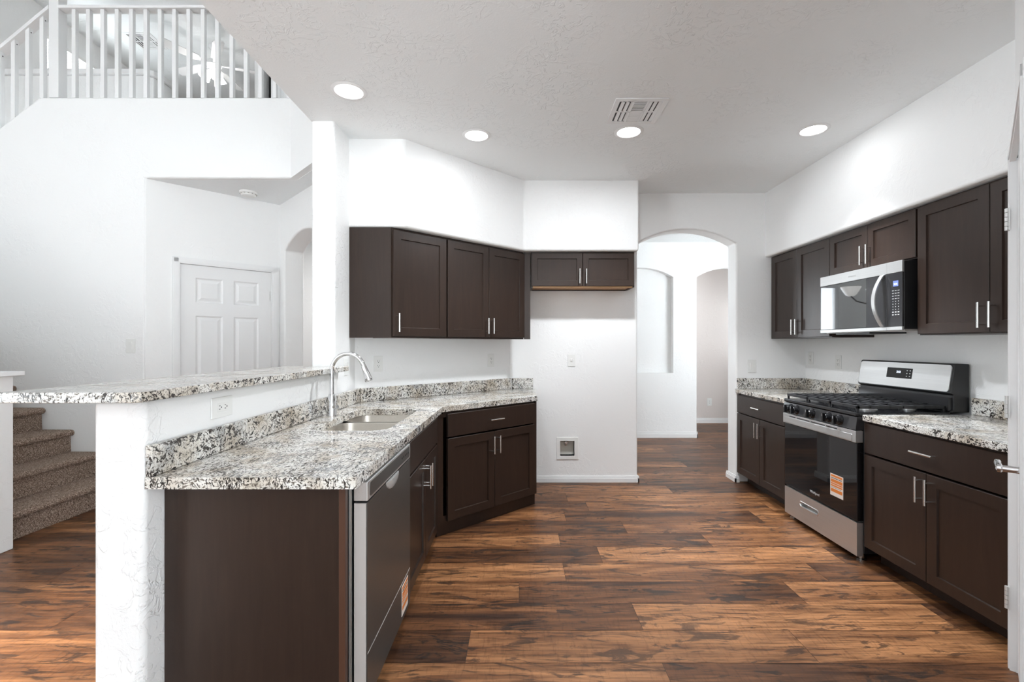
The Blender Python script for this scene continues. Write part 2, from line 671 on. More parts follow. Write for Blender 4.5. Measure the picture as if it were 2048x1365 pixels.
# ------------------------------------------------------------------ floor
def build_floor():
    rows = {}
    PW = 0.217
    y0 = 1.892
    known = {0: [-0.22], 1: [-0.70, 0.567], 2: [0.0], 3: [-1.15, 0.26], 4: [-0.62, 0.50], 5: [0.27, 1.25], 6: [0.75], 7: [0.35], 8: [0.55]}
    # lightness of the planks that begin at those joints (and of the one before them)
    ktone = {0: [0.15, 0.70], 1: [0.35, 0.30, 0.78], 2: [0.62, 0.30], 3: [0.4, 0.72, 0.55], 4: [0.3, 0.22, 0.68],
             5: [0.55, 0.22, 0.5], 6: [0.2, 0.45], 7: [0.5, 0.15], 8: [0.25, 0.5]}
    verts, faces, tone, pid, mats = [], [], [], [], []
    xmin, xmax = -6.4, 4.2
    k0 = int(math.floor((-3.5 - y0) / PW))
    k1 = int(math.ceil((8.2 - y0) / PW))
    g = 0.0010
    for k in range(k0, k1):
        ya, yb = y0 + k * PW, y0 + (k + 1) * PW
        rnd = random.Random(100 + k)
        L = 1.45
        js = list(known.get(k, []))
        if js:
            x = js[0]
        else:
            x = rnd.uniform(0, L)
            js = [x]
        t_first = 0
        while js[0] > xmin:
            js.insert(0, js[0] - L)
            t_first += 1
        while js[-1] < xmax:
            js.append(js[-1] + L)
        kt = ktone.get(k)
        for i in range(len(js) - 1):
            xa, xb = max(js[i], xmin), min(js[i + 1], xmax)
            if xb - xa < 0.01:
                continue
            t = rnd.uniform(0.12, 0.72)
            if kt is not None:
                q = i - t_first + 1
                if 0 <= q < len(kt):
                    t = kt[q]
            b = len(verts)
            verts += [(xa + g, ya + g, 0), (xb - g, ya + g, 0), (xb - g, yb - g, 0), (xa + g, yb - g, 0)]
            faces.append((b, b + 1, b + 2, b + 3))
            tone.append(t)
            pid.append(rnd.random())
            mats.append(0)
    # the sub-floor under the joints
    b = len(verts)
    verts += [(xmin, -3.5, -0.0015), (xmax, -3.5, -0.0015), (xmax, 8.3, -0.0015), (xmin, 8.3, -0.0015)]
    faces.append((b, b + 1, b + 2, b + 3))
    tone.append(0.3)
    pid.append(0)
    mats.append(1)
    me = bpy.data.meshes.new('floor')
    me.from_pydata(verts, [], faces)
    me.update()
    at = me.attributes.new('tone', 'FLOAT', 'FACE')
    at.data.foreach_set('value', tone)
    ap = me.attributes.new('pid', 'FLOAT', 'FACE')
    ap.data.foreach_set('value', pid)
    me.materials.append(M['floor'])
    me.materials.append(M['floor_gap'])
    for p, i in zip(me.polygons, mats):
        p.material_index = i
    o = bpy.data.objects.new('floor', me)
    COL.objects.link(o)
    struct(o)


build_floor()

# ------------------------------------------------------------------ room shell
# kitchen back wall with the arched opening
pts = [(-0.6, 0), (1.123, 0)] + arch_pts(1.123, 2.057, 2.265, 2.398) + [(2.057, 0), (3.0, 0), (3.0, 2.80), (-0.6, 2.80)]
wb = struct(MB().prism(pts, YB, YB + 0.18, 'xz').build('wall_back', M['wall'], bevel=0.018, seg=4))
struct(MB().box(XR, XR + 0.14, 1.5, YB + 0.1, -0.02, 2.80).build('wall_right', M['wall']))
# diagonal wall behind the sink corner
o = MB().box(0.0, (B2 - A2).length + 0.12, 0, 0.15, 0, 2.80).build('wall_diagonal', M['wall'], loc=(A2.x, A2.y, 0), rotz=DA)
struct(o)
# half wall of the peninsula and the full-height column at its far end
struct(MB().box(XF, -1.175, 1.445, 3.0, -0.02, 1.131).build('wall_peninsula', M['wall_rough'], bevel=0.022, seg=4))
pts = [(XF, 2.97), (-1.185, 2.97), (-1.185, 3.37), (-1.08, 3.46), (-1.20, 3.62), (XF, 3.5)]
struct(MB().prism(pts, -0.02, 2.76).build('wall_column', M['wall_rough'], bevel=0.02, seg=4))

# soffits above the upper cabinets
SB = 2.132
pts = [(-1.20, 3.226), (-0.802, 3.226), (0.044, 4.04), (1.048, 4.04), (1.048, YB + 0.05), (-0.1, YB + 0.05), (-1.22, 3.36)]
struct(MB().prism(pts, SB - 0.007, 2.78).build('wall_soffit_left', M['wall'], bevel=0.018, seg=4))
struct(MB().box(2.332, XR + 0.05, 1.75, YB + 0.05, SB, 2.78).build('wall_soffit_right', M['wall'], bevel=0.018, seg=4))

# ceilings
struct(MB().box(XF, 4.2, -3.3, 8.3, CEIL, CEIL + 0.30).build('ceiling', M['ceiling']))
pts = [(-3.30, 4.05), (-1.94, 4.05), (XF, 3.445), (XF, 8.3), (-3.30, 8.3)]
struct(MB().prism(pts, CEIL + 0.004, CEIL + 0.30).build('ceiling_alcove', M['ceiling']))
struct(MB().box(-6.2, -1.2, -3.4, 9.3, 5.49, 5.6).build('ceiling_loft', M['ceiling']))

# balcony wall: full height at the left, header over the alcove, top edge that follows the upper flight
pts = [(-6.2, 0), (-3.24, 0), (-3.24, 2.745), (-1.95, 2.745), (-1.95, 3.446), (-4.147, 3.446), (-6.2, 3.446 - 0.76 * 2.053)]
struct(MB().prism(pts, 4.0, 4.13, 'xz').build('wall_balcony', M['wall'], bevel=0.018, seg=4))
o = MB().box(-0.03, 1.05, 0, 0.12, 2.747, 3.446).build('wall_balcony_return', M['wall'], loc=(-1.974, 4.0, 0), rotz=R(-45))
struct(o)
# wall above the kitchen ceiling edge, great-room outer walls, far loft wall
struct(MB().box(XF, XF + 0.12, -3.3, 3.36, CEIL + 0.01, 5.5).build('wall_upper', M['wall']))
struct(MB().box(XF, XF + 0.12, 3.36, 9.2, 3.04, 5.5).build('wall_loft_side', M['wall']))
loops = [[(-3.4, -0.02), (9.3, -0.02), (9.3, 5.5), (-3.4, 5.5)], [(-3.0, 0.25), (-0.5, 0.25), (-0.5, 3.7), (-3.0, 3.7)],
         [(5.75, 4.05), (6.55, 4.05), (6.55, 5.15), (5.75, 5.15)]]
struct(MB().prism(loops, -5.9, -6.05, 'yz').build('wall_left', M['wall']))
struct(MB().box(-6.0, -1.3, 9.1, 9.25, 3.0, 5.5).build('wall_loft_far', M['wall']))
loops = [[(-6.0, -0.02), (4.3, -0.02), (4.3, 5.5), (-6.0, 5.5)],
         [(0.6, 0.02), (4.0, 0.02), (4.0, 2.65), (0.6, 2.65)]]
struct(MB().prism(loops, -3.2, -3.32, 'xz').build('wall_rear', M['wall']))
loops = [[(-3.3, 0), (1.2, 0), (1.2, CEIL), (-3.3, CEIL)], [(-2.8, 0.2), (1.0, 0.2), (1.0, 2.55), (-2.8, 2.55)]]
struct(MB().prism(loops, 4.1, 4.2, 'yz').build('wall_dining_right', M['wall']))
# loft floor with the stairwell left open behind the balcony wall
struct(MB().box(-6.0, XF, 5.0, 9.2, 3.04, 3.10).build('floor_loft', M['carpet']))
# guard wall of the stairwell up in the loft, with its cap
pts = [(-6.0, 5.06), (-4.12, 5.06), (-4.03, 5.10), (-4.0, 5.20), (-4.0, 5.34), (-4.12, 5.34), (-4.12, 5.20), (-6.0, 5.18)]
struct(MB().prism(pts, 3.0, 4.255).build('wall_loft_guard', M['wall'], bevel=0.01))
pts = [(-6.0, 5.03), (-4.10, 5.03), (-4.0, 5.07), (-3.965, 5.18), (-3.965, 5.36), (-4.15, 5.36), (-4.15, 5.22), (-6.0, 5.21)]
struct(MB().prism(pts, 4.255, 4.31).build('trim_1', M['trim'], bevel=0.006))

# alcove: diagonal door wall, then the wall with an arched passage
C2 = Vector((-3.24, 4.0))
D2 = Vector((-2.468, 4.772))
pts = [(0, 0), (0.245, 0), (0.245, 2.045), (1.018, 2.045), (1.018, 0), (1.25, 0), (1.25, 2.78), (0, 2.78)]
o = MB().prism(pts, 0, 0.12, 'xz').build('wall_alcove', M['wall'], bevel=0.012, seg=3, loc=(C2.x, C2.y, 0), rotz=R(45))
struct(o)
pts = [(-0.15, 0), (0.134, 0)] + arch_pts(0.134, 1.07, 2.25, 2.385) + [(1.07, 0), (1.50, 0), (1.50, 2.78), (-0.15, 2.78)]
o = MB().prism(pts, 0, 0.19, 'xz').build('wall_passage', M['wall'], bevel=0.018, seg=4, loc=(D2.x, D2.y, 0), rotz=R(-45))
struct(o)

# hall / dining beyond the arches
nz = arch_pts(1.232, 2.162, 2.252, 2.385)
HY = 6.48
face = [(-3.3, 0), (2.488, 0)] + arch_pts(2.488, 3.42, 2.252, 2.385) + [(3.42, 0), (4.2, 0), (4.2, 2.80), (-3.3, 2.80)]
niche = [(1.232, 0.905), (2.162, 0.905)] + list(reversed(nz))
window = [(0.13, 0.85), (1.08, 0.85), (1.08, 2.15), (0.13, 2.15)]
m_ = MB().prism([face, niche, window], HY, HY + 0.10, 'xz')
m_.box(1.15, 2.25, HY + 0.10, HY + 0.13, 0.85, 2.45)
struct(m_.build('wall_hall', M['wall']))
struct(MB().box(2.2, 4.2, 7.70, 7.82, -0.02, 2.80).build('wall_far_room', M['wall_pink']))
loops = [[(YB, -0.02), (8.0, -0.02), (8.0, 2.80), (YB, 2.80)], [(6.95, 0.8), (7.45, 0.8), (7.45, 1.9), (6.95, 1.9)]]
struct(MB().prism(loops, 4.1, 4.2, 'yz').build('wall_hall_right', M['wall']))
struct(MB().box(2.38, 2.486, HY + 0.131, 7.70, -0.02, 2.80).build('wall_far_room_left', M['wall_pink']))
struct(MB().box(-3.42, -3.30, 4.9, HY, -0.02, 2.80).build('wall_hall_left', M['wall']))

# window frames, two of them added for their light, and the patio door
def window_frame(name, x0, x1, z0, z1, y0, y1, mull, plane='xz'):
    m = MB()
    f = 0.05

    def bx(a0, a1, c0, c1):
        if plane == 'xz':
            m.box(a0, a1, y0, y1, c0, c1)
        else:
            m.box(y0, y1, a0, a1, c0, c1)
    bx(x0, x1, z0, z0 + f)
    bx(x0, x1, z1 - f, z1)
    bx(x0, x0 + f, z0 + f, z1 - f)
    bx(x1 - f, x1, z0 + f, z1 - f)
    for q in mull:
        bx(q - f / 2, q + f / 2, z0 + f, z1 - f)
    return struct(m.build(name, M['trim']))


window_frame('window_1', 0.13, 1.08, 0.85, 2.15, HY + 0.02, HY + 0.07, [])
window_frame('window_2', 5.75, 6.55, 4.05, 5.15, -6.0, -5.95, [], 'yz')
window_frame('window_3', -3.0, -0.5, 0.25, 3.7, -6.02, -5.96, [-1.75], 'yz')
window_frame('far_room_fill_window', 6.95, 7.45, 0.8, 1.9, 4.13, 4.18, [], 'yz')  # frame of the opening added to light the far room
window_frame('nook_fill_window', -2.8, 1.0, 0.2, 2.55, 4.13, 4.18, [-1.5, -0.3], 'yz')  # frame of the opening added for kitchen light
window_frame('window_4', 0.6, 4.0, 0.02, 2.65, -3.30, -3.24, [2.3])

# blinds on the loft window
bl = thing('window_blind', 'white slatted blind in the loft window seen between balusters', 'blind', (-5.87, 6.15, 4.05))
MB().box(-0.02, 0.02, -0.40, 0.40, 1.06, 1.10).build('head_rail', M['blind'], bl)
m_ = MB()
for i in range(26):
    z = 0.02 + i * 0.04
    m_.add([(-0.016, -0.39, z - 0.019), (-0.016, 0.39, z - 0.019), (0.016, 0.39, z + 0.019), (0.016, -0.39, z + 0.019),
            (-0.016, -0.39, z - 0.017), (-0.016, 0.39, z - 0.017), (0.016, 0.39, z + 0.021), (0.016, -0.39, z + 0.021)],
           [(0, 1, 2, 3), (4, 5, 6, 7), (0, 1, 5, 4), (2, 3, 7, 6), (1, 2, 6, 5), (3, 0, 4, 7)])
m_.build('slats', M['blind'], bl)

# baseboards: flat board with a stepped top
def baseboard(name, p0, p1, into, h=0.062, t=0.013):
    """run from p0 to p1 along a wall; into = unit vector from the wall into the room"""
    p0, p1, into = Vector(p0), Vector(p1), Vector(into)
    prof = [(0, 0), (t, 0), (t, h * 0.62), (t * 0.75, h * 0.66), (t * 0.75, h * 0.80), (t * 0.5, h * 0.84), (t * 0.5, h), (0, h)]
    rings = []
    for p in (p0, p1):
        rings.append([(p.x + into.x * a, p.y + into.y * a, z) for a, z in prof])
    return struct(MB().loft(rings).build(name, M['trim']))


baseboard('baseboard_back', (0.16, YB), (1.136, YB), (0, -1))
baseboard('baseboard_arch_left', (1.123, YB - 0.013), (1.123, YB + 0.19), (1, 0))
baseboard('baseboard_arch_right', (2.057, YB - 0.013), (2.057, YB + 0.19), (-1, 0))
baseboard('baseboard_jamb', (2.044, YB), (2.085, YB), (0, -1))
baseboard('baseboard_hall', (-3.2, HY), (2.50, HY), (0, -1), 0.085)
baseboard('baseboard_hall_end', (2.488, HY - 0.013), (2.488, HY + 0.131), (1, 0), 0.085)
baseboard('baseboard_far_room', (2.486, 7.70), (4.1, 7.70), (0, -1), 0.085)

# ------------------------------------------------------------------ panelled interior doors
def panel_door_leaf(w, h, t=0.035):
    """six-panel moulded leaf, local x 0..w, front at y=0"""
    m = MB()
    xs = [0.0, w * 0.15, w * 0.44, w * 0.56, w * 0.85, w]
    zs = [0.0, h * 0.115, h * 0.375, h * 0.455, h * 0.775, h * 0.825, h * 0.945, h]
    zs = [0.0, 0.22, 0.78, 0.97, 1.56, 1.68, 1.91, h]
    for i in range(5):
        for j in range(7):
            x0, x1, z0, z1 = xs[i], xs[i + 1], zs[j], zs[j + 1]
            if i in (1, 3) and j in (1, 3, 5):
                rings = []
                for d, y in ((0, 0.0), (0.012, 0.010), (0.022, 0.010), (0.045, 0.002)):
                    rings.append([(x0 + d, y, z0 + d), (x1 - d, y, z0 + d), (x1 - d, y, z1 - d), (x0 + d, y, z1 - d)])
                m.loft(rings, cap0=False, cap1=True)
            else:
                m.add([(x0, 0, z0), (x1, 0, z0), (x1, 0, z1), (x0, 0, z1)], [(0, 1, 2, 3)])
    m.add([(0, t, 0), (w, t, 0), (w, t, h), (0, t, h)], [(0, 1, 2, 3)])
    m.add([(0, 0, 0), (0, t, 0), (0, t, h), (0, 0, h)], [(0, 1, 2, 3)])
    m.add([(w, 0, 0), (w, t, 0), (w, t, h), (w, 0, h)], [(0, 1, 2, 3)])
    m.add([(0, 0, h), (w, 0, h), (w, t, h), (0, t, h)], [(0, 1, 2, 3)])
    m.add([(0, 0, 0), (w, 0, 0), (w, t, 0), (0, t, 0)], [(0, 1, 2, 3)])
    return m


def casing(x0, x1, h, w=0.057, t=0.018):
    m = MB()
    for a, b in ((x0 - w, x0), (x1, x1 + w)):
        m.box(a, b, -t, 0, 0, h + w)
        m.box(a + 0.012, b - 0.012, -t - 0.004, -t + 0.001, 0, h + w - 0.012)
    m.box(x0, x1, -t, 0, h, h + w)
    m.box(x0 - w + 0.012, x1 + w - 0.012, -t - 0.004, -t + 0.001, h + 0.012, h + w - 0.012)
    return m


def hinge(parent, x, z, y=0.0):
    m = MB()
    m.box(x - 0.016, x + 0.016, y - 0.003, y, z - 0.045, z + 0.045)
    for i in range(5):
        z0 = z - 0.045 + i * 0.018
        m.tube([(x, y - 0.008, z0 + 0.001), (x, y - 0.008, z0 + 0.017)], 0.0065, 10)
    return m.build('hinge', M['hinge'], parent, smooth=True)


d1 = bpy.data.objects.new('door_1', None)
COL.objects.link(d1)
d1.location = (C2.x, C2.y, 0)
d1.rotation_euler = (0, 0, R(45))
struct(d1)
lf = panel_door_leaf(0.753, 2.025)
o = lf.build('door_leaf', M['trim'], d1, smooth=True, angle=12)
o.location = (0.255, 0.004, 0.012)
casing(0.250, 1.013, 2.040).build('door_casing', M['trim'], d1)
m_ = MB().box(0.248, 0.254, 0.0, 0.12, 0, 2.045).box(1.009, 1.015, 0.0, 0.12, 0, 2.045).box(0.248, 1.015, 0.0, 0.12, 2.039, 2.045)
m_.build('door_jamb', M['trim'], d1)
MB().box(0.25, 1.013, 0.045, 0.05, 0, 2.04).build('shade_backing', M['dark'], d1)  # dark sheet behind the leaf, paints the gaps as shade
for z in (1.80, 1.03, 0.25):
    hinge(d1, 1.010, z)

# pantry: diagonal wall with a closed door, hinges on the far jamb
F2 = (2.045, 1.907)
o = MB().prism([(0, 0), (0.095, 0), (0.095, 2.045), (0.868, 2.045), (0.868, 0), (1.9, 0), (1.9, 2.76), (0, 2.76)], 0, 0.12, 'xz') \
    .build('wall_pantry', M['wall'], bevel=0.012, seg=3, loc=(F2[0], F2[1], 0), rotz=R(225))
struct(o)
struct(MB().box(2.06, XR + 0.1, 1.79, 1.90, -0.02, 2.76).build('wall_pantry_end', M['wall']))
d2 = bpy.data.objects.new('door_2', None)
COL.objects.link(d2)
d2.location = (F2[0], F2[1], 0)
d2.rotation_euler = (0, 0, R(225))
struct(d2)
o = panel_door_leaf(0.758, 2.025).build('door_leaf', M['trim'], d2, smooth=True, angle=12)
o.location = (0.102, 0.004, 0.012)
casing(0.098, 0.865, 2.035).build('door_casing', M['trim'], d2)
MB().box(0.096, 0.100, 0, 0.12, 0, 2.045).box(0.862, 0.867, 0, 0.12, 0, 2.045).build('door_jamb', M['trim'], d2)
for z in (1.806, 1.054, 0.289):
    hinge(d2, 0.096, z, -0.018)
m_ = MB()
m_.lathe([(0.030, -0.002), (0.030, -0.008), (0.024, -0.012), (0.011, -0.014), (0.010, -0.052), (0.013, -0.056), (0.013, -0.064)], (0.745, 0.0, 0.924), 20, 'y')
m_.tube([(0.752, -0.058, 0.924), (0.70, -0.062, 0.928), (0.65, -0.062, 0.926), (0.625, -0.060, 0.922)], [0.0095, 0.009, 0.0085, 0.008], 12)
m_.build('door_handle', M['chrome'], d2, smooth=True)

# loft door, standing a crack open
o = MB().prism([(-3.20, 3.09), (-3.085, 3.09), (-3.085, 5.15), (-2.30, 5.15), (-2.30, 3.09), (-1.3, 3.09), (-1.3, 5.5), (-3.20, 5.5)], 5.6, 5.72, 'xz').build('wall_loft_right', M['wall'])
struct(o)
d3 = bpy.data.objects.new('door_3', None)
COL.objects.link(d3)
d3.location = (-3.085, 5.6, 3.10)
struct(d3)
o = panel_door_leaf(0.72, 2.025).build('door_leaf', M['trim'], d3, smooth=True, angle=12)
o.location = (0.066, 0.03, 0.0)
casing(0, 0.785, 2.04).build('door_casing', M['trim'], d3)
MB().box(-0.01, 0.80, 0.11, 0.12, 0, 2.05).build('shade_backing', M['dark'], d3)  # dark sheet standing in for the unlit room behind the gap

# ------------------------------------------------------------------ cabinets
def shaker(x0, x1, z0, z1, rail=0.058, t=0.02, rec=0.009):
    """door face lies at y = -t, back at y = 0"""
    m = MB()
    f = -t
    xa, xb, za, zb = x0 + rail, x1 - rail, z0 + rail, z1 - rail
    o_ = [(x0, z0), (x1, z0), (x1, z1), (x0, z1)]
    i_ = [(xa, za), (xb, za), (xb, zb), (xa, zb)]
    e = 0.0022
    o2 = [(x0 + e, z0 + e), (x1 - e, z0 + e), (x1 - e, z1 - e), (x0 + e, z1 - e)]
    i2 = [(xa + 0.003, za + 0.003), (xb - 0.003, za + 0.003), (xb - 0.003, zb - 0.003), (xa + 0.003, zb - 0.003)]
    rings = [[(x, 0, z) for x, z in o_], [(x, f + e, z) for x, z in o_], [(x, f, z) for x, z in o2], [(x, f, z) for x, z in i_],
             [(x, f + rec, z) for x, z in i2]]
    m.loft(rings, cap0=True, cap1=True)
    return m


def slab_front(x0, x1, z0, z1, t=0.02):
    m = MB()
    e = 0.003
    o_ = [(x0, z0), (x1, z0), (x1, z1), (x0, z1)]
    o2 = [(x0 + e, z0 + e), (x1 - e, z0 + e), (x1 - e, z1 - e), (x0 + e, z1 - e)]
    m.loft([[(x, 0, z) for x, z in o_], [(x, -t + e, z) for x, z in o_], [(x, -t, z) for x, z in o2]])
    return m


def bar_handle(x, z, length=0.13, vertical=True, y=-0.02):
    m = MB()
    a = length / 2
    st = 0.032
    for s in (-1, 1):
        q = s * (a - 0.018)
        if vertical:
            m.tube([(x, y, z + q), (x, y - st, z + q)], 0.0042, 10)
        else:
            m.tube([(x + q, y, z), (x + q, y - st, z)], 0.0042, 10)
    if vertical:
        m.tube([(x, y - st, z - a), (x, y - st, z + a)], 0.006, 12)
    else:
        m.tube([(x - a, y - st, z), (x + a, y - st, z)], 0.006, 12)
    return m


def cabinet(name, label, cat, loc, rotz, w, d, z0, z1, doors=(), drawers=(), toe=None, toe_set=0.09, group=None, bottom_mat=None,
            end_x=None):
    """doors: (x0, x1, z0, z1, handle x or None, handle z); drawers: (x0, x1, z0, z1, has handle)"""
    t = thing(name, label, cat, loc, rotz, group)
    m = MB()
    p = 0.016
    m.box(0, p, 0, d, z0, z1)
    m.box(w - p, w, 0, d, z0, z1)
    m.box(p, w - p, d - 0.01, d, z0, z1)
    if bottom_mat is None:
        m.box(p, w - p, 0, d - 0.01, z0, z0 + p)
    if toe is None:
        m.box(p, w - p, 0, d - 0.01, z1 - p, z1)
    # face frame
    m.box(p, 0.04, 0, 0.018, z0 + p, z1 - p)
    m.box(w - 0.04, w - p, 0, 0.018, z0 + p, z1 - p)
    m.box(0.04, w - 0.04, 0, 0.018, z1 - 0.04, z1 - (p if toe is None else 0))
    m.box(0.04, w - 0.04, 0, 0.018, z0 + p, z0 + 0.045)
    m.build('carcass', M['cab'], t)
    if bottom_mat is not None:
        MB().box(p, w - p, 0.018, d - 0.01, z0 + 0.012, z0 + 0.022).box(p, w - p, 0.002, 0.018, z0 - 0.004, z0 + 0.016).build('bottom_panel', bottom_mat, t)
    if toe is not None:
        MB().box(0.0, w, toe_set, toe_set + 0.016, 0, z0).build('toe_kick', M['cab'], t)
    for (a, b, c, e, hx, hz) in doors:
        dr = shaker(a, b, c, e, rail=0.058 if e - c > 0.35 else 0.05).build('door', M['cab'], t)
        if hx is not None:
            h = bar_handle(hx, hz).build('handle', M['nickel'], dr, smooth=True)
            h['label'] = 'brushed nickel bar handle'
    for (a, b, c, e, hh) in drawers:
        dr = slab_front(a, b, c, e).build('drawer_front', M['cab'], t)
        if hh:
            h = bar_handle((a + b) / 2, (c + e) / 2, vertical=False).build('handle', M['nickel'], dr, smooth=True)
            h['label'] = 'brushed nickel bar handle'
    return t


UB, UT = 1.352, 2.124
# upper cabinets along the diagonal wall; frame front starts here
P2 = Vector((-0.889, 3.226))
dep = (P2 - A2).dot(DN) - 0.004
c = cabinet('wall_cabinet', 'dark upper cabinet with a single tall door nearest the white column', 'cabinet', (P2.x, P2.y, 0), DA, 0.455, dep, UB, UT,
            doors=[(0.006, 0.447, UB + 0.012, UT - 0.018, 0.034, UB + 0.105)])
MB().prism([(-1.187, 3.228), (-0.893, 3.228), (-0.904, 3.242), (-1.187, 3.242)], UB, UT).build('end_panel', M['cab'], c).matrix_parent_inverse = Matrix.Translation((P2.x, P2.y, 0)) @ Matrix.Rotation(DA, 4, 'Z')
for ch in c.children:
    if ch.name.startswith('end_panel'):
        ch.matrix_parent_inverse = (Matrix.Translation((P2.x, P2.y, 0)) @ Matrix.Rotation(DA, 4, 'Z')).inverted()
P3 = P2 + DD * 0.457
c = cabinet('wall_cabinet', 'dark upper cabinet with two tall doors between the single-door cabinet and the fridge cabinet', 'cabinet', (P3.x, P3.y, 0), DA, 0.826, dep, UB, UT,
            doors=[(0.003, 0.410, UB + 0.012, UT - 0.018, 0.384, UB + 0.105), (0.414, 0.822, UB + 0.012, UT - 0.018, 0.440, UB + 0.105)])
o = MB().box(0.043, 0.100, 4.105, 4.123, UB, UT).build('filler_strip', M['cab'], c)
o.matrix_parent_inverse = (Matrix.Translation((P3.x, P3.y, 0)) @ Matrix.Rotation(DA, 4, 'Z')).inverted()
# over the fridge space
cabinet('fridge_cabinet', 'short dark two-door cabinet above the empty fridge space', 'cabinet', (0.106, 4.10, 0), 0, 0.916, YB - 4.10 - 0.003, 1.813, UT,
        doors=[(0.006, 0.454, 1.822, UT - 0.010, 0.428, 1.905), (0.458, 0.908, 1.822, UT - 0.010, 0.486, 1.905)], bottom_mat=M['tan_wood'])

# right wall uppers (front faces the left): local x runs from the back wall towards the camera
RX = 2.39
DEP = XR - RX - 0.003
cabinet('wall_cabinet', 'dark upper cabinet with two tall doors beside the arched doorway wall', 'cabinet', (RX, YB - 0.004, 0), R(-90), 0.848, DEP, 1.36, SB - 0.004,
        doors=[(0.042, 0.432, 1.366, SB - 0.016, 0.406, 1.455), (0.436, 0.846, 1.366, SB - 0.016, 0.462, 1.455)])
cabinet('wall_cabinet', 'short dark two-door cabinet directly above the microwave', 'cabinet', (RX, 3.534, 0), R(-90), 0.776, DEP, 1.822, SB - 0.004,
        doors=[(0.006, 0.384, 1.828, SB - 0.016, 0.358, 1.915), (0.388, 0.768, 1.828, SB - 0.016, 0.414, 1.915)])
cabinet('wall_cabinet', 'large dark upper cabinet between the microwave and the pantry door', 'cabinet', (RX, 2.756, 0), R(-90), 0.848, DEP, 1.36, SB - 0.004,
        doors=[(0.004, 0.424, 1.366, SB - 0.016, 0.398, 1.455), (0.428, 0.842, 1.366, SB - 0.016, 0.454, 1.455)])

# base cabinets
SLB, SLT = 0.849, 0.886
IX, IY = -0.545, 3.114      # inner corner of the two left fronts
cabinet('base_cabinet', 'dark corner base cabinet with one drawer over two doors, end by the fridge space', 'cabinet', (IX, IY, 0), DA, 0.950, 0.598, 0.092, SLB - 0.001,
        doors=[(0.066, 0.484, 0.100, 0.662, 0.458, 0.565), (0.488, 0.908, 0.100, 0.662, 0.514, 0.565)],
        drawers=[(0.066, 0.908, 0.672, 0.832, True)], toe=0.02, toe_set=0.02)
cabinet('sink_cabinet', 'dark sink base cabinet with two doors between dishwasher and corner cabinet', 'cabinet', (IX, 2.168, 0), R(90), 0.944, 0.62, 0.092, SLB - 0.001,
        doors=[(0.012, 0.435, 0.100, 0.662, 0.409, 0.565), (0.439, 0.800, 0.100, 0.662, 0.465, 0.565)],
        drawers=[(0.012, 0.800, 0.672, 0.832, False)], toe=0.02, toe_set=0.03)
cabinet('base_cabinet', 'dark base cabinet left of the range beside the arched doorway', 'cabinet', (2.078, YB - 0.010, 0), R(-90), 0.800, XR - 2.078 - 0.003, 0.092, SLB - 0.001,
        doors=[(0.006, 0.412, 0.100, 0.660, 0.386, 0.565), (0.416, 0.792, 0.100, 0.660, 0.442, 0.565)],
        drawers=[(0.006, 0.792, 0.668, 0.834, True)], toe=0.09, toe_set=0.085)
cabinet('base_cabinet', 'dark base cabinet right of the range beside the pantry door', 'cabinet', (2.078, 2.764, 0), R(-90), 0.852, XR - 2.078 - 0.003, 0.092, SLB - 0.001,
        doors=[(0.006, 0.422, 0.100, 0.650, 0.396, 0.562), (0.426, 0.846, 0.100, 0.650, 0.452, 0.562)],
        drawers=[(0.006, 0.846, 0.660, 0.838, True)], toe=0.09, toe_set=0.085)

# finished end of the peninsula
t = thing('end_panel', 'dark finished end panel closing the peninsula beside the dishwasher', 'panel', (-1.173, 1.53, 0))
MB().box(0, 0.578, 0, 0.018, 0, SLB - 0.001).build('panel', M['cab'], t, bevel=0.001)
o = MB().box(0.578, 0.600, -0.004, 0.019, 0, SLB - 0.001).build('edge_strip', plain('lighter_stained_strip', (0.075, 0.033, 0.019), 0.4), t, bevel=0.001)
o['label'] = 'lighter reddish edge strip'

# ------------------------------------------------------------------ countertops
def granite_slab(name, label, loops, z0, z1, cat='countertop'):
    holed = isinstance(loops[0][0], (tuple, list)) and len(loops) > 1
    o = MB().prism(loops, z0, z1).build(name, M['granite'], bevel=0.0 if holed else 0.004, seg=2)
    return tag(o, label, cat)


SX0, SX1, SY0, SY1 = -1.03, -0.645, 2.245, 2.985
cl = [(-1.175, 1.452), (-0.513, 1.452), (-0.513, 3.112), (0.149, 3.752), (0.149, YB - 0.001), (-0.088, YB - 0.001), (-1.182, 3.342), (-1.182, 3.1), (-1.175, 3.1)]
granite_slab('countertop', 'speckled granite worktop of the left peninsula with the sink cut into it', [cl, rrect(SX0, SX1, SY0, SY1, 0.085, 8)], SLB, SLT)
granite_slab('countertop', 'short granite worktop between arched doorway and range', [(2.045, 3.545), (XR - 0.001, 3.545), (XR - 0.001, YB - 0.001), (2.045, YB - 0.001)], SLB, SLT)
granite_slab('countertop', 'granite worktop right of the range running up to the pantry door', [(2.045, 1.913), (XR - 0.001, 1.913), (XR - 0.001, 2.756), (2.045, 2.756)], SLB, SLT)
# raised bar ledge around the column
bl_ = [(-1.53, 1.35), (-1.135, 1.35), (-1.115, 1.37), (-1.115, 3.03), (-1.181, 3.03), (-1.181, 2.968), (-1.339, 2.968), (-1.339, 3.03), (-1.53, 3.03)]
granite_slab('bar_top', 'raised granite bar ledge on top of the white half wall', bl_, 1.1315, 1.163, 'bar top')
